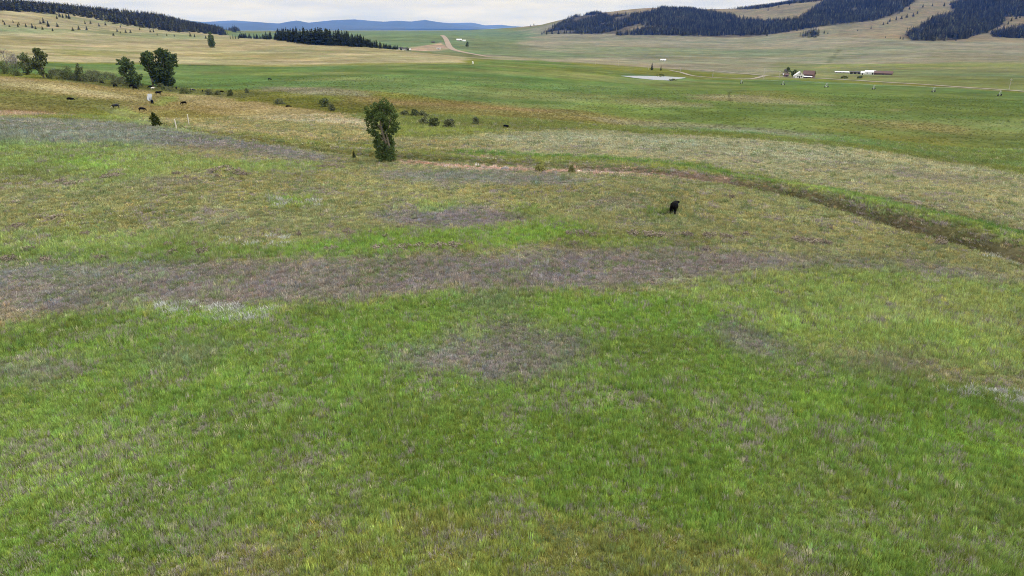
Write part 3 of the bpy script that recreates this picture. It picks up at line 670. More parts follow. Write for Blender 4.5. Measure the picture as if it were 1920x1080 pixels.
# ------------------------------------------------------------------ scatter by geometry nodes (grass, woods)
def scatter(name, pts, protos, rot, tilt, scl, idx, tint, mat):
    me = bpy.data.meshes.new(name); me.vertices.add(len(pts)); me.vertices.foreach_set('co', np.asarray(pts, np.float32).ravel())
    def at_(nm, ty, key, arr): a = me.attributes.new(nm, ty, 'POINT'); a.data.foreach_set(key, np.asarray(arr).ravel())
    rv = np.stack([tilt[:, 0], tilt[:, 1], rot], 1).astype(np.float32)
    at_('rotv', 'FLOAT_VECTOR', 'vector', rv); at_('sclv', 'FLOAT_VECTOR', 'vector', scl.astype(np.float32)); at_('pidx', 'INT', 'value', idx.astype(np.int32)); at_('tint', 'FLOAT_VECTOR', 'vector', tint.astype(np.float32))
    o = link(name, me, mat); o['kind'] = 'stuff'
    ng = bpy.data.node_groups.new(name+'_scatter', 'GeometryNodeTree')
    ng.interface.new_socket('Geometry', in_out='INPUT', socket_type='NodeSocketGeometry'); ng.interface.new_socket('Geometry', in_out='OUTPUT', socket_type='NodeSocketGeometry')
    N = ng.nodes.new; L = ng.links.new; gi = N('NodeGroupInput'); go = N('NodeGroupOutput')
    jn = N('GeometryNodeJoinGeometry')
    for pm in reversed(protos):
        po = bpy.data.objects.new(pm.name+'_source', pm)
        oi = N('GeometryNodeObjectInfo'); oi.inputs['Object'].default_value = po; oi.inputs['As Instance'].default_value = True; L(oi.outputs['Geometry'], jn.inputs[0])
    mp = N('GeometryNodeMeshToPoints'); L(gi.outputs[0], mp.inputs[0])
    ip = N('GeometryNodeInstanceOnPoints'); L(mp.outputs[0], ip.inputs['Points']); L(jn.outputs[0], ip.inputs['Instance']); ip.inputs['Pick Instance'].default_value = True
    def na(nm, ty): a = N('GeometryNodeInputNamedAttribute'); a.data_type = ty; a.inputs[0].default_value = nm; return a.outputs[0]
    L(na('pidx', 'INT'), ip.inputs['Instance Index']); L(na('rotv', 'FLOAT_VECTOR'), ip.inputs['Rotation']); L(na('sclv', 'FLOAT_VECTOR'), ip.inputs['Scale'])
    L(ip.outputs[0], go.inputs[0])
    md = o.modifiers.new('scatter', 'NODES'); md.node_group = ng
    return o
# ------------------------------------------------------------------ woods on the hills
FPINES = []
for s, rd, w in ((21, 3.0, 7), (22, 3.5, 6), (23, 2.6, 8)):
    c, t = pine_meshes(s, 18, rd, w, 5); c.name = 'forest_pine'; c.materials.append(M['needles_far']); FPINES.append(c)
def project(x, y, z):
    dz = z-CAM_H; f = y*CP-dz*SP; u = y*SP+dz*CP
    return 960+1280*x/f, 540-1280*u/f
def wood(name, label, polys, holes, dr, br, dens, hgt):
    b0, b1 = np.radians(br); area = .5*(dr[1]**2-dr[0]**2)*(b1-b0); nn = int(area*dens)
    d = np.sqrt(RNG.uniform(dr[0]**2, dr[1]**2, nn)); b = RNG.uniform(b0, b1, nn); x = d*np.sin(b); y = d*np.cos(b); z = height(x, y)
    u, v = project(x, y, z); w1 = 11*fbm(x/80, y/80, 4, 61); w2 = 3.6*fbm(x/80, y/80, 4, 71); keep = np.zeros(nn, bool)
    for P in polys: keep |= inside_poly(u+w1, v+w2, np.array(P, float))
    for P in holes: keep &= ~inside_poly(u+w1, v+w2, np.array(P, float))
    edge = np.full(nn, 1e9)
    for P in polys: edge = np.minimum(edge, poly_sdf(u, v*3, np.array(P, float)*[1, 3]))
    keep &= (fbm(x/90, y/90, 3, 33) > -.50) & (RNG.random(nn) < np.clip(.30-edge/14, .15, 1))
    x, y, z = x[keep], y[keep], z[keep]; k = len(x)
    s = (hgt/18)*RNG.uniform(.6, 1.15, k); sc_ = np.stack([s*RNG.uniform(1.2, 1.7, k), s*RNG.uniform(1.2, 1.7, k), s], 1)
    tint = alb((66, 68, 46))*1.1*np.exp(RNG.normal(0, .6, (k, 1)))*(1+.6*fbm(x/70, y/70, 3, 19))[:, None]*np.stack([RNG.uniform(.9, 1.15, k), np.ones(k), RNG.uniform(.85, 1.1, k)], 1)
    o = scatter(name, np.stack([x, y, z-.3], 1), FPINES, RNG.uniform(0, 6.28, k), np.zeros((k, 2)), sc_, RNG.integers(0, 3, k), tint, M['needles_far'])
    tag(o, label, 'forest'); print(name, k)
wood('forest', 'dark conifer forest covering the ridge of the left hill', [[(-200,-8),(0,6),(90,12),(105,27),(60,24),(0,21),(-200,16)], [(85,14),(200,24),(300,33),(420,57),(424,66),(380,63),(330,60),(270,52),(230,46),(160,33),(95,21)]], [[(-50,14),(40,11),(0,16)]], (1450, 2900), (-50, -20), .020, 16)
wood('forest', 'dark conifer forest on the rounded hill at the far side of the valley', [[(1015,64),(1030,57),(1050,42),(1080,31),(1110,23),(1145,30),(1200,26),(1240,16),(1300,18),(1350,25),(1385,32),(1380,44),(1290,48),(1190,50),(1160,64),(1100,64)]], [[(1060,40),(1090,30),(1130,28),(1110,36),(1075,42)], [(1010,64),(1060,56),(1090,58),(1050,66)], [(1148,36),(1180,30),(1185,33),(1155,40)], [(1120,66),(1150,58),(1200,46),(1206,50),(1170,60),(1150,66)]], (2500, 4100), (0, 22), .019, 16)
wood('forest', 'wide dark conifer forest across the long hill right of the rounded one', [[(1150,66),(1180,61),(1210,52),(1300,42),(1400,36),(1450,38),(1500,34),(1530,10),(1560,-4),(1720,-12),(1715,4),(1690,22),(1640,40),(1560,47),(1500,56),(1440,66),(1300,69),(1230,67)], [(1360,20),(1400,16),(1480,4),(1560,-8),(1560,-2),(1480,9),(1420,17)]], [[(1395,30),(1440,22),(1490,10),(1508,14),(1490,26),(1440,34)], [(1590,20),(1620,10),(1600,24)]], (2400, 4400), (8, 36), .019, 16)
wood('forest', 'dark conifer forest on the slope at the upper right corner', [[(1695,66),(1722,52),(1742,38),(1790,24),(1778,8),(1900,-14),(2100,-30),(2100,30),(1890,32),(1882,46),(1850,62),(1800,76),(1710,77)], [(1850,66),(1880,54),(2000,44),(2000,76),(1870,72)]], [[(1880,30),(1930,36),(1900,54),(1884,56)]], (2150, 4600), (24, 46), .019, 16)
wood('grove', 'small isolated stand of dark conifers on the bare knoll', [[(1497,70),(1510,62),(1524,58),(1538,62),(1536,70)]], [], (2200, 3000), (18, 28), .012, 16)
wood('far_woods', 'thin dark tree line on the valley floor beyond the left ridge', [[(396,52),(444,47),(446,49),(398,55)], [(420,60),(446,58),(448,61),(424,63)]], [], (2700, 7000), (-30, -18), .004, 22)
for x, y, h in ((1158,66,9),(1163,65,7),(1025,65,7),(1035,64,7),(1047,64,8),(1058,63,6),(1016,65,6),(995,50,4),(1001,46,4),(1545,63,5),(1552,64,4),(1608,58,3),(1633,54,4),(1656,47,5),(1664,45,5),(1668,41,6),(1680,38,6),(1690,36,6),(1700,33,6),(1712,31,6),(1720,26,5),(1705,18,6),(1700,12,6),(1730,14,5),(1748,12,5),(1770,12,6),(1693,74,4),(1688,73,4),(1660,71,3),(1850,62,6),(1896,40,6),(1905,36,6),(1912,34,5),(1890,46,5),(1440,20,4),(1460,14,4),(1480,10,4)):
    pine(x, y, h, 'lone dark pine on the bare slopes between the valley forests', 'stray pines on the far hills', None, 1.9)

# ------------------------------------------------------------------ broadleaf trees and shrubs
def leaves_mesh(name, lobes, nleaf, size, seed, nsub=6):
    r = np.random.default_rng(seed); big = np.array(lobes, float)
    lo = []                                                   # each bough carries smaller sprays of leaves
    for L_ in big:
        lo.append((L_[0], L_[1], L_[2], L_[3]*.78))
        for _ in range(nsub):
            u_ = r.normal(size=3); u_ /= np.linalg.norm(u_); q_ = L_[3]*r.uniform(.6, 1.12)
            lo.append((L_[0]+u_[0]*q_, L_[1]+u_[1]*q_, max(L_[2]+u_[2]*q_, .1), L_[3]*r.uniform(.22, .42)))
    lo = np.array(lo); vol = lo[:, 3]**2.0
    k = r.choice(len(lo), nleaf, p=vol/vol.sum()); u = r.normal(size=(nleaf, 3)); u /= np.linalg.norm(u, axis=1)[:, None]
    rad = lo[k, 3]*np.clip(r.uniform(.25, 1.0, nleaf)**.55+r.normal(0, .07, nleaf), 0, 1.25)
    c = lo[k, :3]+u*rad[:, None]; c[:, 2] = np.maximum(c[:, 2], .03)
    nrm = u*.7+r.normal(size=(nleaf, 3))*.7+np.array([0, 0, .3]); nrm /= np.linalg.norm(nrm, axis=1)[:, None]
    a = np.cross(nrm, r.normal(size=(nleaf, 3))); a /= np.linalg.norm(a, axis=1)[:, None]; b = np.cross(nrm, a)
    s = size*r.uniform(.6, 1.35, nleaf)[:, None]
    v = np.stack([c-a*s, c-b*s*.62, c+a*s, c+b*s*.62], 1).reshape(-1, 3)
    me = mesh_np(name, v, np.arange(nleaf*4).reshape(-1, 4)); lb = r.uniform(.0, 1.0, len(lo))
    set_bv(me, np.repeat(np.clip(.5*lb[k]+.5*r.uniform(0, 1, nleaf), 0, 1), 4)); return me
def tree(name, px, py, lobes, nleaf, size, mat, label, cat='tree', group=None, limbs=None, bark='bark', seed=1, depth=0.0):
    p = at(px, py); o = empty(name, p, 0); tag(o, label, cat, group)
    link('crown', leaves_mesh(name+'_crown', lobes, nleaf, size, seed), M[mat], o)
    m = MB()
    for pts, rad in limbs: m.tube(pts, rad, 7)
    link('trunk', m.mesh(name+'_trunk', True), M[bark], o); return o
ML = [(.4,.2,9.35,.95),(-.7,-.2,8.7,1.05),(1.3,0,8.6,1.0),(-1.75,.1,7.6,1.15),(1.75,-.3,7.4,.95),(.1,.5,7.7,1.35),(-.2,-1.2,7.4,1.1),(-2.2,0,6.6,.85),(1.6,.3,6.2,.85),(.3,1.0,6.3,1.1),(-1.0,-.8,6.5,.7),(.9,-1.0,6.3,.7),
      (-1.9,.2,5.0,.8),(-1.2,-.6,4.6,.8),(1.5,0,5.1,.8),(1.1,-.6,4.6,.7),(0,.8,4.9,1.0),(-.8,.4,3.7,.9),(1.0,.2,3.8,.75),(.3,.7,2.9,1.0),(-.6,-.4,2.4,.95),(.8,-.4,2.2,.85),(.2,-.6,1.5,1.05),(-.8,.2,1.3,.95),(1.0,.2,1.1,.95),(.2,.2,.7,1.1),(-.3,-.9,.8,.8),(.7,-.8,.7,.8)]
ML += [(-.3,-.8,3.1,.75),(.9,.6,3.0,.8),(-1.1,.3,3.0,.7),(1.3,.2,2.6,.6),(-1.3,-.2,5.8,.8),(1.9,.1,5.7,.7)]
ML = [(x-.15, y, z, r) for x, y, z, r in ML]
LIMB = [([(.3,0,-.3),(.35,0,1.5),(.2,-.1,3.2),(-.2,-.2,4.6),(-.45,-.3,6.0),(-.4,-.2,7.6),(-.5,0,8.9)],[.24,.22,.2,.17,.13,.08,.03]),
        ([(.35,0,1.2),(.7,-.3,2.8),(.5,-.5,4.2),(.8,-.3,5.6),(1.3,-.2,7.2),(1.3,0,8.6)],[.17,.15,.13,.1,.07,.03]),
        ([(-.3,-.2,5.0),(-1.0,-.4,6.1),(-1.7,-.2,7.2)],[.1,.07,.03]),([(-.45,-.3,5.8),(.3,-.5,6.4),(1.1,-.4,6.6)],[.08,.06,.03]),
        ([(.2,-.1,3.2),(-.7,-.3,4.1),(-1.5,-.1,5.0)],[.1,.07,.03]),([(.3,0,.4),(-.3,-.2,1.5),(-.7,-.1,2.8)],[.1,.08,.04]),([(-.4,-.2,7),(.2,.1,8.2),(.4,.1,9.4)],[.07,.05,.02])]
tree('cottonwood_tree', 724, 304, ML, 15500, .118, 'leaf_dark', 'tall leafy cottonwood standing alone by the dirt bank of the ditch', 'tree', None, LIMB, 'bark', 5)
def auto_lobes(outline, seed, dens=26, rl=.16):
    """outline: (height, x left, x right) in metres"""
    r = random.Random(seed); hs = [o[0] for o in outline]; H = hs[-1]; L = []
    for i in range(dens):
        z = r.uniform(hs[0], H); a = np.interp(z, hs, [o[1] for o in outline]); b = np.interp(z, hs, [o[2] for o in outline]); w = (b-a)/2; c = (a+b)/2
        rad = max(.25, min(w*.62, H*rl*r.uniform(.7, 1.1))); ang = r.uniform(0, 6.28); q = max(w-rad, 0)*math.sqrt(r.uniform(.15, 1))
        L.append((c+q*math.cos(ang), q*math.sin(ang), max(min(z, H-rad*.9), rad*.45), rad))
    return L
def px_tree(name, px, py, hpx, wpx, mat, label, prof, group=None, seed=1, nleaf=2600, size=None, cat='tree', trunk=True, bark='bark', dens=26, rl=.16):
    p = at(px, py); d = math.hypot(p.x, p.y, CAM_H-p.z); k = d/1280; H = hpx*k; W = wpx*k/2
    if not trunk: dens, rl = 22, .34
    lo = auto_lobes([(z*H, a*W, b*W) for z, a, b in prof], seed, dens, rl)
    size = size or max(.14, H*.027); nleaf = int(nleaf*1.8)
    limbs = []
    if trunk:
        limbs.append(([(0,0,-.3),(.05*W,0,H*.3),(-.05*W,0,H*.6),(0,0,H*.9)], [.03*H,.024*H,.015*H,.004*H]))
    rr = random.Random(seed)
    for L in sorted(lo, key=lambda l: -l[3])[:8]: limbs.append(([(0,0,.12*H if trunk else -.1),(L[0]*.5,L[1]*.5,L[2]*.6),(L[0],L[1],L[2])], [.014*H,.01*H,.004*H]))
    return tree(name, px, py, lo, nleaf, size, mat, label, cat, group, limbs, bark, seed)
ROUND = [(.12,-.6,.6),(.3,-.95,.95),(.55,-1,1),(.8,-.75,.75),(1.0,-.3,.3)]
DOME = [(.0,-.95,.95),(.3,-1,1),(.7,-.8,.8),(1.0,-.4,.4)]
CONE = [(.0,-.9,.9),(.3,-1,1),(.6,-.6,.6),(1.0,-.12,.12)]
px_tree('cottonwood_tree', 247, 162.5, 44, 42, 'leaf_far', 'smaller leafy cottonwood next to the big double-crowned one', [(.12,-.25,.55),(.3,-.55,1.0),(.55,-.95,.75),(.8,-.95,.5),(1.0,-.4,.1)], None, 11, 3400, dens=34)
px_tree('cottonwood_tree', 312, 163, 58, 52, 'leaf_far', 'big broad cottonwood behind the grazing cattle', [(.1,-.7,.5),(.3,-.8,.7),(.5,-.95,.95),(.75,-1,1),(.9,-.85,.7),(1.0,-.4,.3)], None, 12, 5200, dens=46)
px_tree('cottonwood_tree', 287, 162, 52, 34, 'leaf_far', 'slender leaning cottonwood with a trailing limb beside the big broad one', [(.08,.0,.45),(.25,-.1,.5),(.5,-.6,.5),(.75,-1,.7),(.92,-.9,.6),(1.0,-.5,.2)], None, 13, 2000, dens=26)
px_tree('cottonwood_tree', 398, 89, 24, 18, 'leaf_far', 'lone dark tree standing on the tan slope below the wooded ridge', [(.05,-.8,.8),(.4,-.9,.9),(.65,-.7,.7),(.85,-.7,.5),(1,-.5,.1)], None, 14, 1600, .5)
px_tree('willow_tree', 82, 147, 43, 34, 'willow_dark', 'tallest rounded tree of the brush line at the left edge', [(.0,-.9,.9),(.3,-1,1),(.7,-.7,.8),(1.0,-.3,.1)], None, 15, 2600)
px_tree('willow_tree', 53, 140, 32, 30, 'willow_dark', 'rounded green tree left of the tallest brush line tree', ROUND, None, 16, 1800)
px_tree('bare_tree', 14, 130, 28, 36, 'bare', 'pale leafless tree at the left edge', ROUND, None, 17, 900, .16, bark='bark')
px_tree('bare_tree', 32, 128, 22, 26, 'bare', 'smaller pale leafless tree beside the rounded green one', ROUND, None, 18, 700, .16)
px_tree('willow_bush', 8, 139, 20, 22, 'willow_dark', 'dark bush under the pale leafless tree', DOME, None, 19, 1100, cat='bush', trunk=False)
px_tree('willow_bush', 29, 142, 17, 24, 'willow_dark', 'low dark bush in front of the rounded green tree', DOME, None, 20, 1100, cat='bush', trunk=False)
px_tree('willow_bush', 128, 149, 21, 26, 'willow_dark', 'dark rounded bush next to the conical one', DOME, None, 21, 1300, cat='bush', trunk=False)
px_tree('juniper_tree', 152, 152.5, 27, 24, 'willow_dark', 'dark conical tree amid the creek brush', CONE, None, 22, 1500)
px_tree('willow_bush', 109, 140, 9, 22, 'willow_dark', 'flat low bush right of the tallest brush line tree', DOME, None, 23, 700, cat='bush', trunk=False)
WB = [(172,147,13,22),(187,152,14,24),(201,149,13,24),(214,154,14,22),(224,157,11,18),(180,143,9,20),(213,159,8,16),(233,153,9,16),(100,144,11,22),(117,146,11,20),(140,150,10,20),(163,152,12,20),(240,160,8,18),(176,153,9,18)]
for i, (x, y, h, w) in enumerate(WB): px_tree('willow_bush', x, y, h, w, 'willow', 'grey-green willow bush in the thicket left of the cottonwoods', DOME, 'willow thicket along the creek', 30+i, 900, cat='bush', trunk=False)
CB = [(262,164,7,20,'low bush below the smaller cottonwood'),(300,164,7,16,'low bush at the foot of the big broad cottonwood'),(318,171,8,24,'pale grey bush in front of the big broad cottonwood'),(347,176,10,24,'dark bush right of the pale grey bush near the cattle'),(392,178,10,17,'first bush of the row of three along the creek'),(409,178,8,14,'middle bush of the row of three along the creek'),(432,180,10,15,'last and roundest bush of the row of three along the creek'),(463,174,8,9,'small single bush beyond the row of three along the creek'),
 (524,195.5,10,22,'low bush on the pasture beside a lying cow'),(608,200,14,25,'pale grey-green bush, taller of the pair on the pasture'),(622,208,12,15,'dark bush, shorter of the pair on the pasture'),(760,217,9,26,'low dark bush just behind the tall cottonwood'),(777,219,14,18,'dark upright bush at the end of the thicket by the tall cottonwood'),(793,219,11,24,'pale rounded bush behind the largest grey bush'),(795,234,14,26,'dark half of the largest grey bush beyond the ditch'),(814,238,16,30,'largest grey rounded bush beyond the ditch'),(842,240,16,27,'grey rounded bush right of the largest one'),(892,234.5,14,16,'small round bush at the end of the row beyond the ditch'),(310,168,6,18,'small low bush between the cottonwood and the cattle')]
for i, (x, y, h, w, lb) in enumerate(CB): px_tree('willow_bush', x, y, h, w, 'willow' if i % 3 else 'willow_dark', lb, DOME, None, 50+i, 1000, max(.10, .012*h), cat='bush', trunk=False)
px_tree('juniper_bush', 293, 238, 24, 21, 'juniper', 'dark green juniper bush beside the two fence posts', [(.0,-.6,.9),(.3,-.9,1),(.6,-1,.7),(1.0,-.5,.0)], None, 80, 1900, .11, cat='bush', bark='bark_dark')
px_tree('reed_clump', 1012, 321, 11, 30, 'reed', 'pale green weed clump on the bare dirt strip', DOME, None, 81, 700, .10, cat='plant', trunk=False)
px_tree('reed_clump', 1072, 324, 14, 15, 'reed', 'taller narrow weed clump on the bare dirt strip', DOME, None, 82, 500, .10, cat='plant', trunk=False)
# trees about the ranch and the far farms
px_tree('ranch_tree', 1472, 143, 11, 16, 'bare', 'greyish leafless tree at the end of the ranch yard', ROUND, None, 83, 500, .3)
px_tree('ranch_tree', 1476, 142, 14, 12, 'leaf_far', 'dark tree behind the small brown shed at the ranch', ROUND, None, 84, 700, .35)
px_tree('ranch_tree', 1489, 144, 11, 16, 'leaf_far', 'dark round tree next to the white gabled house', ROUND, None, 85, 800, .35)
px_tree('farm_tree', 876, 88, 9, 8, 'leaf_far', 'dark tree standing alone right of the gravel road', ROUND, None, 86, 500, .6)
for x, w in ((1583, 14), (1612, 12)): px_tree('farm_bush', x, 147, 4, w, 'willow_dark', 'low dark bush between the highway and the %s sheds' % ('long white' if x < 1600 else 'black and white'), DOME, None, 87+x, 400, .3, cat='bush', trunk=False)
px_tree('pond_bush', 1262, 151, 4, 18, 'willow_dark', 'dark rushes at the near corner of the pond', DOME, None, 90, 500, .2, cat='bush', trunk=False)
px_tree('pond_bush', 1240, 143.6, 3, 20, 'willow_dark', 'dark low brush on the far bank of the pond', DOME, None, 91, 500, .2, cat='bush', trunk=False)

# sagebrush clumps in the near meadow
SB = []
for s in range(4): 
    m = leaves_mesh('sagebrush_leaves', auto_lobes([(0,-.9,.9),(.2,-1,1),(.5,-.5,.5)], 200+s, 18, .45), 900, .06, 300+s); m.materials.append(M['sage']); SB.append(m)
SG = [(205,334,26),(225,332,22),(214,330,18),(145,345,26),(115,343,18),(330,328,12),(350,335,8),(400,322,22),(420,318,30),(440,322,30),(455,328,24),(408,333,10),(560,308,16),(600,315,18),(625,312,22),(640,316,14),(108,411,28),(30,428,22),(163,441,14),(55,470,14),(250,446,12),(315,462,16),(362,461,16),(380,474,26),(325,477,20),(620,470,24),(650,436,16),(662,440,16),(725,448,16),(715,468,30),(740,468,30),(765,466,26),(790,465,30),(820,465,30),(850,463,26),(880,460,18),(695,440,10),(1068,441,16),(1090,442,26),(1115,444,26),(1050,455,14),(1075,460,18),(1185,440,24),(1220,442,30),(1245,444,26),(1290,443,20),(1330,444,22),(1360,446,20),(1395,442,16),(1500,453,24),(1520,455,28),(1545,458,20),(1370,372,14),(1765,458,20),(1325,470,14),(190,487,20),(90,490,22),(20,488,22),(560,442,9)]
for i, (x, y, w) in enumerate(SG):
    p = at(x, y); d = math.hypot(p.x, p.y, CAM_H-p.z); k = w*d/1280/2
    o = link('sagebrush', SB[i % 4]); o.location = p; o.rotation_euler = (0, 0, random.uniform(0, 6.28)); o.scale = (k*1.55, k*1.5, max(.95, k*.8))
    lb = 'low sagebrush clump in the green patch left of the tall cottonwood' if y < 350 and x < 660 else 'sagebrush clump along the bright green strip behind the purple band' if 425 < y < 482 and 600 < x < 900 else 'sagebrush clump in the broken dark row below the black cow' if 435 < y < 475 and 1040 < x < 1410 else 'sagebrush clump in the yellowish grass right of the black cow' if x > 1300 else 'low grey-brown sagebrush clump in the olive grass at the left'
    tag(o, lb, 'shrub', 'sagebrush clumps scattered over the near meadow')

# ------------------------------------------------------------------ cattle
def skin_mesh(name, verts, edges, root):
    me = bpy.data.meshes.new(name); me.from_pydata([v[:3] for v in verts], edges, []); me.update()
    o = bpy.data.objects.new(name+'_build', me); COL.objects.link(o)
    sk = o.modifiers.new('skin', 'SKIN'); sk.use_smooth_shade = True
    for i, v in enumerate(verts):
        sv = me.skin_vertices[0].data[i]; sv.radius = (v[3], v[4] if len(v) > 4 else v[3]); sv.use_root = i == root
    ss = o.modifiers.new('sub', 'SUBSURF'); ss.levels = 2; ss.render_levels = 2
    dg = bpy.context.evaluated_depsgraph_get(); r = bpy.data.meshes.new_from_object(o.evaluated_get(dg)); r.name = name
    bpy.data.objects.remove(o); return r
def cow_mesh(name, graze, level=False):
    v = [(-.30,0,1.05,.40,.44),(-.85,0,1.10,.33,.36),(.30,0,1.03,.40,.44),(.72,0,1.10,.30,.36)]; e = [(0,1),(0,2),(2,3)]
    if graze: v += [(1.02,0,1.02,.19,.22),(1.28,.05,.66,.14,.16),(1.45,.06,.38,.13,.14),(1.55,.06,.14,.09,.09)]
    elif level: v += [(1.02,-.05,1.14,.20,.23),(1.28,-.14,1.22,.15,.17),(1.42,-.20,1.16,.13,.14),(1.66,-.28,.98,.09,.09)]
    else: v += [(1.02,-.04,1.30,.20,.23),(1.26,-.12,1.47,.15,.17),(1.42,-.18,1.44,.13,.14),(1.68,-.26,1.25,.09,.09)]
    e += [(3,4),(4,5),(5,6),(6,7)]
    for sy in (-1, 1):
        n = len(v); v += [(.68,sy*.20,.74,.14),(.66,sy*.20,.40,.085),(.64,sy*.20,.04,.075)]; e += [(3,n),(n,n+1),(n+1,n+2)]
        n = len(v); v += [(-.86,sy*.22,.78,.18),(-.98,sy*.22,.46,.095),(-.92,sy*.22,.04,.08)]; e += [(1,n),(n,n+1),(n+1,n+2)]
        h = v[5]; n = len(v); v += [(h[0]-.02, h[1]+sy*.24, h[2]+.02, .04)]; e += [(5, n)]
    n = len(v); v += [(-1.17,0,1.22,.06),(-1.25,0,.85,.035),(-1.25,0,.5,.05)]; e += [(1,n),(n,n+1),(n+1,n+2)]
    return skin_mesh(name, v, e, 0)
COW_UP = cow_mesh('cow_standing', False); COW_GR = cow_mesh('cow_grazing', True); COW_LV = cow_mesh('cow_watching', False, True)
def white_belly():
    m, t = new_mat('black_and_white_hide'); N = t.nodes.new; L = t.links.new
    o = N('ShaderNodeOutputMaterial'); p = N('ShaderNodeBsdfPrincipled'); L(p.outputs[0], o.inputs[0]); p.inputs['Roughness'].default_value = .6
    g = N('ShaderNodeTexCoord'); nz = N('ShaderNodeTexNoise'); nz.inputs['Scale'].default_value = 1.6; L(g.outputs['Object'], nz.inputs['Vector'])
    r = N('ShaderNodeValToRGB'); r.color_ramp.interpolation = 'CONSTANT'; r.color_ramp.elements[0].color = (.004,.004,.0045,1); r.color_ramp.elements[1].position = .60; r.color_ramp.elements[1].color = (.7,.68,.64,1)
    L(nz.outputs['Fac'], r.inputs[0]); L(r.outputs[0], p.inputs['Base Color']); return m
M['pied'] = white_belly(); M['white_hide'] = plain('white_hide', (.68,.66,.62), .7, .1, 3)
def cow(px, py, face, graze, label, mat='hide', scale=1.0, group='cattle grazing in the pasture', name='cow', lying=False):
    """face: heading in degrees, 0 = away from the camera, 90 = to the right of the photograph"""
    p = at(px, py); b = math.atan2(p.x, p.y); a = math.pi/2-b-math.radians(face)
    me = COW_LV if graze is None else COW_GR if graze else COW_UP
    if mat != 'hide': me = me.copy(); me.materials.clear()
    o = link(name, me, M[mat]); o.location = p; o.rotation_euler = (0, 0, a); o.scale = (scale*.9, scale*1.2, scale)
    if lying: o.location.z -= .55
    tag(o, label, 'cow', group); return o
cow(1263, 400, 8, None, 'black cow standing alone in the near meadow, seen from behind', 'hide', .92, None)
CW = [(132,187,80,True,'hide',1,'black cow lying on the slope at the far left',True),(218,205,-80,True,'pied',1.05,'black cow with a white belly patch at the reedy bend of the ditch',False),(267,208,95,True,'hide',.95,'black cow grazing just above the dark juniper bush',False),(286,195,170,False,'hide',1,'black cow standing at the lower end of the bright ditch water',False),(298,180,85,False,'hide',1.1,'large black cow standing side-on right of the bright ditch water',False),(345,197,-85,True,'hide',.95,'black cow grazing on the pale slope right of the ditch water',False),
 (248,165,80,True,'hide',1.1,'black cow under the smaller cottonwood, upper one of two',False),(254,169,90,True,'hide',1,'black cow below the smaller cottonwood, lower one of two',False),(214.5,164,180,False,'hide',.9,'black cow, one of a close pair left of the smaller cottonwood',False),(219,164,180,False,'hide',.9,'black cow, second of a close pair left of the smaller cottonwood',False),(191,157.5,90,True,'hide',.8,'tiny black cow beside the willow thicket',False),(282,166,-90,True,'hide',.9,'black cow under the leaning cottonwood, next to a white calf',False),(287,168,90,False,'white_hide',.75,'white calf below the leaning cottonwood',False),(331,168,0,False,'hide',.85,'small black cow right of the big broad cottonwood',False),(361,172,85,True,'pied',1,'black and white cow beside the dark creek bush',False),(380,173,0,False,'hide',.7,'small black cow just before the row of three bushes',False),(416,174.5,90,True,'hide',.8,'small black cow behind the row of three bushes',False),(506,151,90,True,'hide',.9,'lone black cow far out on the green field',False),(541,201,80,True,'hide',.9,'black cow lying near the low pasture bush',True),(949,241,90,True,'hide',.7,'tiny black calf in the olive hollow beyond the ditch',False)]
for x, y, f, g, mt, s, lb, ly in CW: cow(x, y, f, g, lb, mt, s*.9, lying=ly, name='calf' if 'calf' in lb else 'cow')

# ------------------------------------------------------------------ fence posts, rocks, poles, pivot
for x, y, h, lb in ((331, 243, 20, 'leaning weathered fence post nearer the juniper bush'), (355, 238, 18, 'upright pale fence post farther from the juniper bush')):
    p = at(x, y); d = math.hypot(p.x, p.y, CAM_H-p.z); H = h*d/1280
    m = MB(); m.tube([(0,0,-.2),(.02,0,H*.5),(-.08 if x < 340 else .01,0,H*.97),(-.085 if x < 340 else .01,0,H)], [.13,.125,.12,.08], 8)
    o = link('fence_post', m.mesh('fence_post', False), M['post_pale']); o.location = p; tag(o, lb, 'post')
def rock_mesh(seed, s):
    import bmesh
    bm = bmesh.new(); bmesh.ops.create_icosphere(bm, subdivisions=2, radius=1); r = random.Random(seed)
    for v in bm.verts:
        k = 1+.28*float(fbm(np.array([v.co.x*1.4+seed]), np.array([v.co.y*1.4+v.co.z*1.7]), 2, seed)[0]); v.co *= k; v.co.z *= .6
    me = bpy.data.meshes.new('boulder'); bm.to_mesh(me); bm.free(); return me
def rock(px, py, w, mat, label, group=None, seed=1, name='boulder'):
    p = at(px, py); d = math.hypot(p.x, p.y, CAM_H-p.z); k = w*d/1280/2
    o = link(name, rock_mesh(seed, 1), M[mat]); o.location = p; o.scale = (k, k*.8, k*.8); o.rotation_euler = (0, 0, seed); tag(o, label, 'rock', group)
rock(947, 316.5, 15, 'rock', 'dark grey boulder lying on the bare dirt strip', None, 3)
for i, (x, y, w) in enumerate(((913,299,11),(897,297,8),(930,300,7),(880,295,6),(1085,321,8),(1112,322,5),(905,314,7),(890,313,6),(872,312,6),(920,301,5))):
    rock(x, y, w, 'rock_pale', 'pale stone exposed in the eroded ditch bank', 'pale stones along the ditch bank', 10+i, 'stone')
for i, (x, y, w) in enumerate(((304,254,5),(522,257,6),(502,271,4),(424,268,4),(1105,482,3),(183,500,6))):
    rock(x, y, w, 'rock_pale', 'small pale stone lying in the grass near the ditch or meadow', 'stray stones in the meadow', 30+i, 'stone')
PM = MB(); PM.tube([(0,0,-.5),(0,0,5),(0,0,10)], [.19,.17,.13], 7); PMm = PM.mesh('pole'); PMm.materials.append(M['pole'])
CM = MB(); CM.box(-1.2,1.2,-.08,.08,9.3,9.5); CMm = CM.mesh('crossarm'); CMm.materials.append(M['pole'])
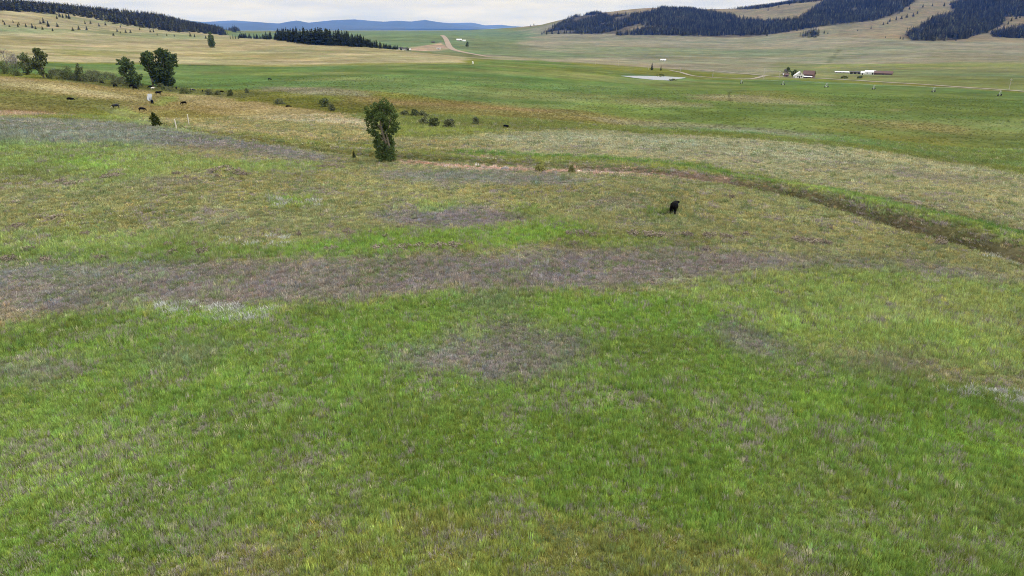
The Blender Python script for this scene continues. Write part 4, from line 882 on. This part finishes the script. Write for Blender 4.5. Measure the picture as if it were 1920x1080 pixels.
for x, y, h, lb in ((1117,121,9,'leftmost of the utility poles along the dirt track'),(1159,123,9,'second utility pole from the left, right of the dirt track'),(1215.5,131,10,'utility pole just left of the taller spruce'),(1275,136,9,'utility pole beyond the right end of the pond'),(1336,146,13,'thin utility pole between the pond and the white ranch'),(1431,149,18,'tall pale utility pole at the bend of the track'),(1461,147,12,'utility pole at the entry to the ranch yard'),(1891,170,17,'utility pole beside the highway at the right edge')):
    p = at(x, y); d = math.hypot(p.x, p.y, CAM_H-p.z); k = h*d/1280/10
    o = empty('utility_pole', p, .5, (1, 1, k)); tag(o, lb, 'pole'); link('pole', PMm, None, o); link('crossarm', CMm, None, o)
# centre pivot: one machine, towers on wheels
pv = [(1390,157),(1468,159.5),(1549,164),(1638,168),(1750,173),(1874,180)]
tp = [at(*p) for p in pv]
root = empty('irrigation_pivot', tp[0]); tag(root, 'long wheeled irrigation line standing across the green field', 'irrigation')
WH = MB()
for k in range(14):
    a, b = 2*math.pi*k/14, 2*math.pi*(k+1)/14; R0, R1 = .75, .45
    P_ = []
    for aa in (a, b):
        for rr, yy in ((R0,-.22),(R0,.22),(R1,.18),(R1,-.18)): P_.append((rr*math.cos(aa), yy, rr*math.sin(aa)+.75))
    WH.add(P_, [(0,1,5,4),(1,2,6,5),(2,3,7,6),(3,0,4,7)])
WHm = WH.mesh('wheel'); WHm.materials.append(M['rubber'])
for i, p in enumerate(tp):
    q = tp[min(i+1, len(tp)-1)]-tp[max(i-1, 0)]; a = math.atan2(q.y, q.x)
    m = MB()
    for s in (-1, 1):
        m.tube([(s*2.0,0,.75),(0,0,3.7)], [.09,.07], 6); m.tube([(s*2.0,0,.75),(s*.2,1.2*s,3.7)], [.05,.05], 5)
    m.tube([(-2,0,.75),(2,0,.75)], [.1,.1], 6); m.box(-.35,.35,-.3,.3,3.3,3.9)
    t = link('tower', m.mesh('tower'), M['steel'], root); t.location = p-tp[0]; t.rotation_euler = (0, 0, a+math.pi/2); t.scale = (.7, .7, .7)
    for s in (-1, 1): w = link('wheel', WHm, None, t); w.location = (s*2.0, 0, 0)
m = MB(); pts = []
for i in range(len(tp)-1):
    for k in range(6):
        t = k/6; q = tp[i].lerp(tp[i+1], t)-tp[0]; pts.append(q+Vector((0, 0, 2.6+.5*math.sin(math.pi*t))))
pts.append(tp[-1]-tp[0]+Vector((0, 0, 2.6))); m.tube(pts, [.04]*len(pts), 6); link('pipe', m.mesh('pipe'), M['steel'], root)

# ------------------------------------------------------------------ buildings
def building(name, px, py, wpx, hpx, lpx, rot, wall, roof, label, cat='building', roofh=.4, doors=1, wins=2, shed=False, openings=0):
    """wpx: visible front length, hpx: wall height; rot: turn of the long side against the view, degrees"""
    p = at(px, py); d = math.hypot(p.x, p.y, CAM_H-p.z); k = d/1280; W, H, Lg = wpx*k/2, hpx*k, lpx*k/2
    b = math.atan2(p.x, p.y); o = empty(name, p, -b+math.radians(rot)); tag(o, label, cat)
    m = MB(); m.box(-W, W, -Lg, Lg, -1.2, H)
    if not shed:
        rh = roofh*Lg*2
        m.add([(-W,-Lg,H),(-W,Lg,H),(-W,0,H+rh),(W,-Lg,H),(W,Lg,H),(W,0,H+rh)], [(0,1,2),(3,5,4),(0,2,5,3),(1,4,5,2)])
    link('wall', m.mesh('wall'), M[wall], o)
    r = MB()
    if shed:
        A_ = [(-W-.4,-Lg-.5,H-.1),(W+.4,-Lg-.5,H-.1),(W+.4,Lg+.4,H+roofh*2*Lg),(-W-.4,Lg+.4,H+roofh*2*Lg)]; r.add(A_+[(a[0],a[1],a[2]+.2) for a in A_], [(0,3,2,1),(4,5,6,7),(0,1,5,4),(1,2,6,5),(2,3,7,6),(3,0,4,7)])
    else: r.gable(-W, W, -Lg, Lg, H+.02, rh)
    link('roof', r.mesh('roof'), M[roof], o)
    tot = openings or (doors+wins)
    for i in range(tot):
        x = -W+2*W*(i+.5)/tot; ww = (2*W/tot*.36) if openings else min(.55, 2*W/tot*.3); isd = openings or i == tot//2 and doors
        z0, z1 = (.0, H*.8) if isd else (H*.4, H*.75)
        q = MB(); q.box(x-ww, x+ww, -Lg-.05, -Lg+.03, z0, z1)
        link('door' if isd else 'window', q.mesh('opening'), M['black' if isd else 'glass'], o)  # open shed bays are dark panels standing for the shaded interior
    return o
def gable_house(name, px, py, wpx, hpx, lpx, rot, wall, roof, label, rise=.75):
    o = building(name, px, py, lpx, hpx, wpx, rot+90, wall, roof, label, 'house', rise, 0, 0)
    p = o.location; k = math.hypot(p.x, p.y)/1280; L_ = lpx*k/2; H = hpx*k; W = wpx*k/2      # gable end faces the camera at local -X after the turn
    for y in (-.45*W, .0, .45*W):
        q = MB(); isd = y == 0; q.box(-L_-.05, -L_+.03, y-.5, y+.5, .0 if isd else H*.3, H*.8); link('door' if isd else 'window', q.mesh('opening'), M['black' if isd else 'glass'], o)
    q = MB(); q.box(-L_-.05, -L_+.03, -.45, .45, H*1.15, H*1.55); link('window', q.mesh('opening'), M['glass'], o)
    return o
gable_house('white_house', 1498, 146.2, 13, 5, 14, 8, 'white_paint', 'metal_white', 'white gabled house at the near edge of the ranch', .38)
building('lean_to', 1491, 146, 5, 2.6, 6, 0, 'white_paint', 'metal_white', 'low white lean-to against the white gabled house', 'shed', .2, 1, 0, True)
building('barn', 1516, 145.5, 17, 5.5, 13, -14, 'brown', 'red_roof', 'dark red-brown barn right of the white gabled house', 'barn', .42, 1, 2)
bx = building('barn_annex', 1513, 146.6, 14, 2.4, 5, -14, 'brown', 'metal_white', 'low annex with a white roof along the front of the barn', 'shed', .12, 1, 2, True)
building('shed', 1474, 144, 6, 3, 5, 10, 'brown', 'red_roof', 'small brown shed under the dark ranch tree', 'shed', .4, 1, 0)
building('tool_shed', 1469.5, 143.5, 2.2, 3.5, 3, 0, 'white_paint', 'metal_white', 'tiny white shed at the end of the ranch yard', 'shed', .3, 1, 0)
building('long_shed', 1579, 137, 21, 1.6, 6, -3, 'weathered', 'metal_white', 'long low shed with a white roof behind the ranch', 'shed', .12, 1, 3, True)
building('open_shed', 1607, 138.5, 22, 3.0, 7, -3, 'weathered', 'dark_roof', 'open-fronted dark shed between the long white shed and the tanks', 'shed', .08, 0, 0, True, 4)
building('machine_shed', 1631, 139.5, 15, 3.6, 8, -3, 'white_paint', 'metal_white', 'white machine shed next to the red-roofed barn', 'shed', .3, 1, 1)
building('machine_shed', 1617, 140, 5, 3, 5, -3, 'white_paint', 'metal_white', 'smaller white shed in front of the open-fronted dark one', 'shed', .5, 1, 0)
building('long_barn', 1656, 140, 26, 2.4, 10, -4, 'brown', 'red_roof', 'long barn with a rust red roof at the end of the sheds', 'barn', .3, 1, 4)
building('tank_shed', 1670.5, 138.8, 3, 3, 3, 0, 'white_paint', 'metal_white', 'small white block at the gable of the long red-roofed barn', 'shed', .3, 1, 0)
building('cottage', 1243.5, 114.5, 9, 1.9, 5, 0, 'white_paint', 'metal_white', 'lone white cottage on the plain beyond the two spruces', 'house', .3, 1, 2)
building('farmhouse', 752, 94, 7, 2.6, 6, 20, 'white_paint', 'dark_roof', 'white farmhouse with a dark roof at the tip of the grove', 'house', .4, 1, 2)
building('farmhouse', 762, 94, 5, 2.4, 5, -20, 'white_paint', 'dark_roof', 'smaller white house right of the farmhouse at the grove', 'house', .4, 1, 2)
building('trailer', 822.5, 92.3, 7, 1.8, 2.5, 0, 'white_paint', 'metal_white', 'long white trailer beside the gravel road bend', 'trailer', .15, 1, 2)
building('garage', 769, 94.3, 2.5, 1.5, 3, 0, 'weathered', 'metal_white', 'tiny pale garage right of the two white houses', 'shed', .3, 1, 0)
building('ranch_barn', 861, 76.3, 9, 1.8, 5, 0, 'weathered', 'metal_white', 'pale metal barn right of the gravel road on the hill', 'barn', .25, 1, 1)
building('ranch_house', 870.5, 77.4, 6, 1.4, 3, 0, 'white_paint', 'metal_white', 'white house beside the pale metal barn on the hill', 'house', .3, 1, 1)
building('shed', 812, 80, 6, 1.3, 3, 0, 'brown', 'dark_roof', 'dark shed at the top of the bare pink ground', 'shed', .3, 1, 0)
p = at(886.5, 119.5); k = math.hypot(p.x, p.y)/1280
m = MB(); m.tube([(0,0,-.1),(0,0,3*k),(0,0,3.6*k),(0,0,4*k)], [1.3*k,1.3*k,1.0*k,.25*k], 14); o = empty('water_tank', p); tag(o, 'small white tank standing at the corner of the tan and green fields', 'tank'); link('body', m.mesh('tank_body'), M['white_paint'], o)
m = MB(); m.tube([(0,0,3.9*k),(0,0,4.2*k)], [.4*k,.35*k], 10); link('lid', m.mesh('tank_lid'), M['steel'], o)

# ------------------------------------------------------------------ grass
def tuft(seed, nb, rad, h0, h1, w, lean, name='grass_tuft', twig=False):
    r = random.Random(seed); v = []; q = []; t_ = []; bv = []
    for i in range(nb):
        a = r.uniform(0, 6.28); rr = rad*math.sqrt(r.random()); x, y = rr*math.cos(a), rr*math.sin(a)
        h = r.uniform(h0, h1); la = a+r.uniform(-1, 1); l = lean*h*r.uniform(.2, 1.3); wx = w*r.uniform(.7, 1.3); fa = r.uniform(0, 3.14)
        dx_, dy_ = math.cos(fa)*wx, math.sin(fa)*wx; lx, ly = math.cos(la)*l, math.sin(la)*l; b = r.random()
        n0 = len(v)
        v += [(x-dx_, y-dy_, -.02), (x+dx_, y+dy_, -.02), (x+dx_*.8+lx*.4, y+dy_*.8+ly*.4, h*.6), (x-dx_*.8+lx*.4, y-dy_*.8+ly*.4, h*.6), (x+lx, y+ly, h)]
        q.append((n0, n0+1, n0+2, n0+3)); t_.append((n0+3, n0+2, n0+4)); bv += [b]*5
    me = mesh_np(name, v, q, t_); set_bv(me, bv); me.materials.append(M['grass']); return me
TF = [tuft(1, 34, .20, .16, .36, .0075, .35), tuft(2, 34, .22, .14, .32, .0075, .45), tuft(3, 28, .18, .20, .44, .0075, .30), tuft(4, 40, .24, .12, .26, .008, .5),
      tuft(5, 46, .24, .05, .17, .010, .9, 'forb_tuft'), tuft(6, 46, .22, .06, .20, .009, .8, 'forb_tuft')]
SILV = [np.array([ground_pt(*p) for p in P]) for P in ([(1735,730),(1830,728),(1930,742),(1990,770),(1900,762),(1800,748)], [(300,572),(420,574),(520,582),(500,602),(400,604),(330,592),(260,600)], [(505,370),(545,368),(550,388),(508,390)], [(560,372),(600,374),(600,388),(562,386)], [(410,448),(560,442),(552,462),(470,470),(420,460)], [(1850,470),(1925,490),(1920,500),(1840,480)])]
bands = [(15, 32, 50, .72), (32, 48, 40, .80), (48, 75, 24, 1.0), (75, 125, 10, 1.5), (125, 205, 3.2, 2.3)]
PX, PY, PS = [], [], []
for r0, r1, den, s in bands:
    a0, a1 = math.radians(-52 if r0 < 40 else -44), math.radians(52 if r0 < 40 else 44); nn = int(.5*(r1*r1-r0*r0)*(a1-a0)*den)
    r_ = np.sqrt(RNG.uniform(r0*r0, r1*r1, nn)); a = RNG.uniform(a0, a1, nn); PX.append(r_*np.sin(a)); PY.append(r_*np.cos(a)); PS.append(np.full(nn, s))
gx_, gy_, gs = map(np.concatenate, (PX, PY, PS)); gz = height(gx_, gy_); k = len(gx_); jr = np.hypot(gx_, gy_)*.006+.2; gc = cover(gx_+RNG.normal(0, 1, k)*jr, gy_+RNG.normal(0, 1.6, k)*jr)
bare = np.zeros(k)
for nm, pts, w, st in LINES:
    if nm in ('pink', 'pink2'): bare = np.maximum(bare, smooth(1.2*w, .4*w, np.abs(poly_dist(gx_, gy_, np.array([ground_pt(*p) for p in pts]), 6)[0]))*.8)
for P, zw in POOLS: bare = np.where(poly_sdf(gx_, gy_, P) < .3, 1, bare)
kp = RNG.random(k) > bare; gx_, gy_, gz, gs, gc = gx_[kp], gy_[kp], gz[kp], gs[kp], gc[kp]; k = len(gx_)
warm = gc[:, 0]/gc[:, 1]; dry = warm > .93
idx = np.where(dry, RNG.integers(4, 6, k), RNG.integers(0, 4, k)); idx = np.where(dry & (RNG.random(k) < .18), RNG.integers(0, 4, k), idx)
j = RNG.normal(0, 1, (k, 1)); hue = RNG.normal(0, 1, k)
tint = gc*np.exp(.20*j); tint[:, 0] *= np.exp(.10*hue); tint[:, 2] *= np.exp(-.08*hue)
lil = RNG.random(k) < .09+.36*smooth(-.05, .45, fbm(gx_/2.4, gy_/2.4, 3, 301))*(np.hypot(gx_, gy_) < 130)
tint[lil] = alb((134, 124, 112))*RNG.uniform(.7, 1.25, (lil.sum(), 1)); idx[lil & (RNG.random(k) < .6)] = 4
straw = RNG.random(k) < .012; tint[straw] = alb((168, 158, 124))*RNG.uniform(.8, 1.2, (straw.sum(), 1))
gw = (RNG.random(k) < .10+.35*smooth(0, .5, fbm(gx_/1.8, gy_/1.8, 3, 401))) & dry; tint[gw] = alb((104, 118, 70))*RNG.uniform(.8, 1.2, (gw.sum(), 1))
sl = np.zeros(k, bool)
for i_, P in enumerate(SILV): sl |= inside_poly(gx_, gy_, P) & (RNG.random(k) < (.35 if i_ == 4 else .8))
sl &= RNG.random(k) < .16; idx[sl] = RNG.integers(4, 6, sl.sum())
hs = gs*RNG.uniform(.75, 1.25, k)*np.where(sl, 1.75, 1.0); zs = hs*RNG.uniform(.8, 1.25, k)*(1+.35*fbm(gx_/3, gy_/3, 2, 8))*np.where(gs < 1.1, 1.22, 1.0/np.sqrt(gs))
tint = np.clip(tint*np.array([2.74, 3.02, 3.2])*np.where(dry[:, None], np.array([1.0, .92, 1.06]), 1.0)*np.interp(np.hypot(gx_, gy_), [40, 60, 110, 135], [1, .92, .92, .84])[:, None], .01, .85); lum = tint@np.array([.3, .6, .1]); tint = tint*.96+.04*lum[:, None]; tint[sl] = np.array([.55, .58, .55])*RNG.uniform(.7, 1.2, (sl.sum(), 1))
g = scatter('grass', np.stack([gx_, gy_, gz], 1), TF, RNG.uniform(0, 6.28, k), RNG.normal(0, .10, (k, 2)), np.stack([hs, hs, zs], 1), idx, tint, M['grass'])
tag(g, 'green and purple-brown meadow grass covering the near ground', 'grass'); print('tufts', k)
# bunch grass and low brush farther out
nn = 150000; r_ = RNG.uniform(190, 420, nn); a = RNG.uniform(math.radians(-41), math.radians(41), nn); bx_, by_ = r_*np.sin(a), r_*np.cos(a); bz = height(bx_, by_); bc = cover(bx_, by_)
ex = bc[:, 0]/bc[:, 1]; keep = (RNG.random(nn) < np.clip((ex-.78)*2.2, .12, .9))
for P, zw in POOLS: keep &= poly_sdf(bx_, by_, P) > .6
bx_, by_, bz, bc = bx_[keep], by_[keep], bz[keep], bc[keep]; k = len(bx_)
s = RNG.uniform(.6, 1.5, k); tn = bc*1.6*np.exp(RNG.normal(-.12, .22, (k, 1)))
g = scatter('bunch_grass', np.stack([bx_, by_, bz], 1), TF, RNG.uniform(0, 6.28, k), RNG.normal(0, .08, (k, 2)), np.stack([s*1.2, s*1.2, s], 1), RNG.integers(0, 6, k), np.clip(tn*1.1, .01, .8), M['grass'])
tag(g, 'sparse bunch grass dotting the pasture beyond the ditch', 'grass'); print('bunch', k)

# ------------------------------------------------------------------ haze
HR, HB, HT = 33000.0, -260.0, 640.0
m = MB(); m.box(-HR, HR, -HR, HR, HB, HT); hz = link('haze', m.mesh('haze')); hz['kind'] = 'stuff'
hm, t = new_mat('haze'); o_ = t.nodes.new('ShaderNodeOutputMaterial'); pv_ = t.nodes.new('ShaderNodeVolumePrincipled')
pv_.inputs['Color'].default_value = (.085, .26, 1.0, 1); pv_.inputs['Absorption Color'].default_value = (1, 1, 1, 1); pv_.inputs['Density'].default_value = 3.75e-5; pv_.inputs['Anisotropy'].default_value = 0.0
t.links.new(pv_.outputs[0], o_.inputs['Volume']); hz.data.materials.append(hm)
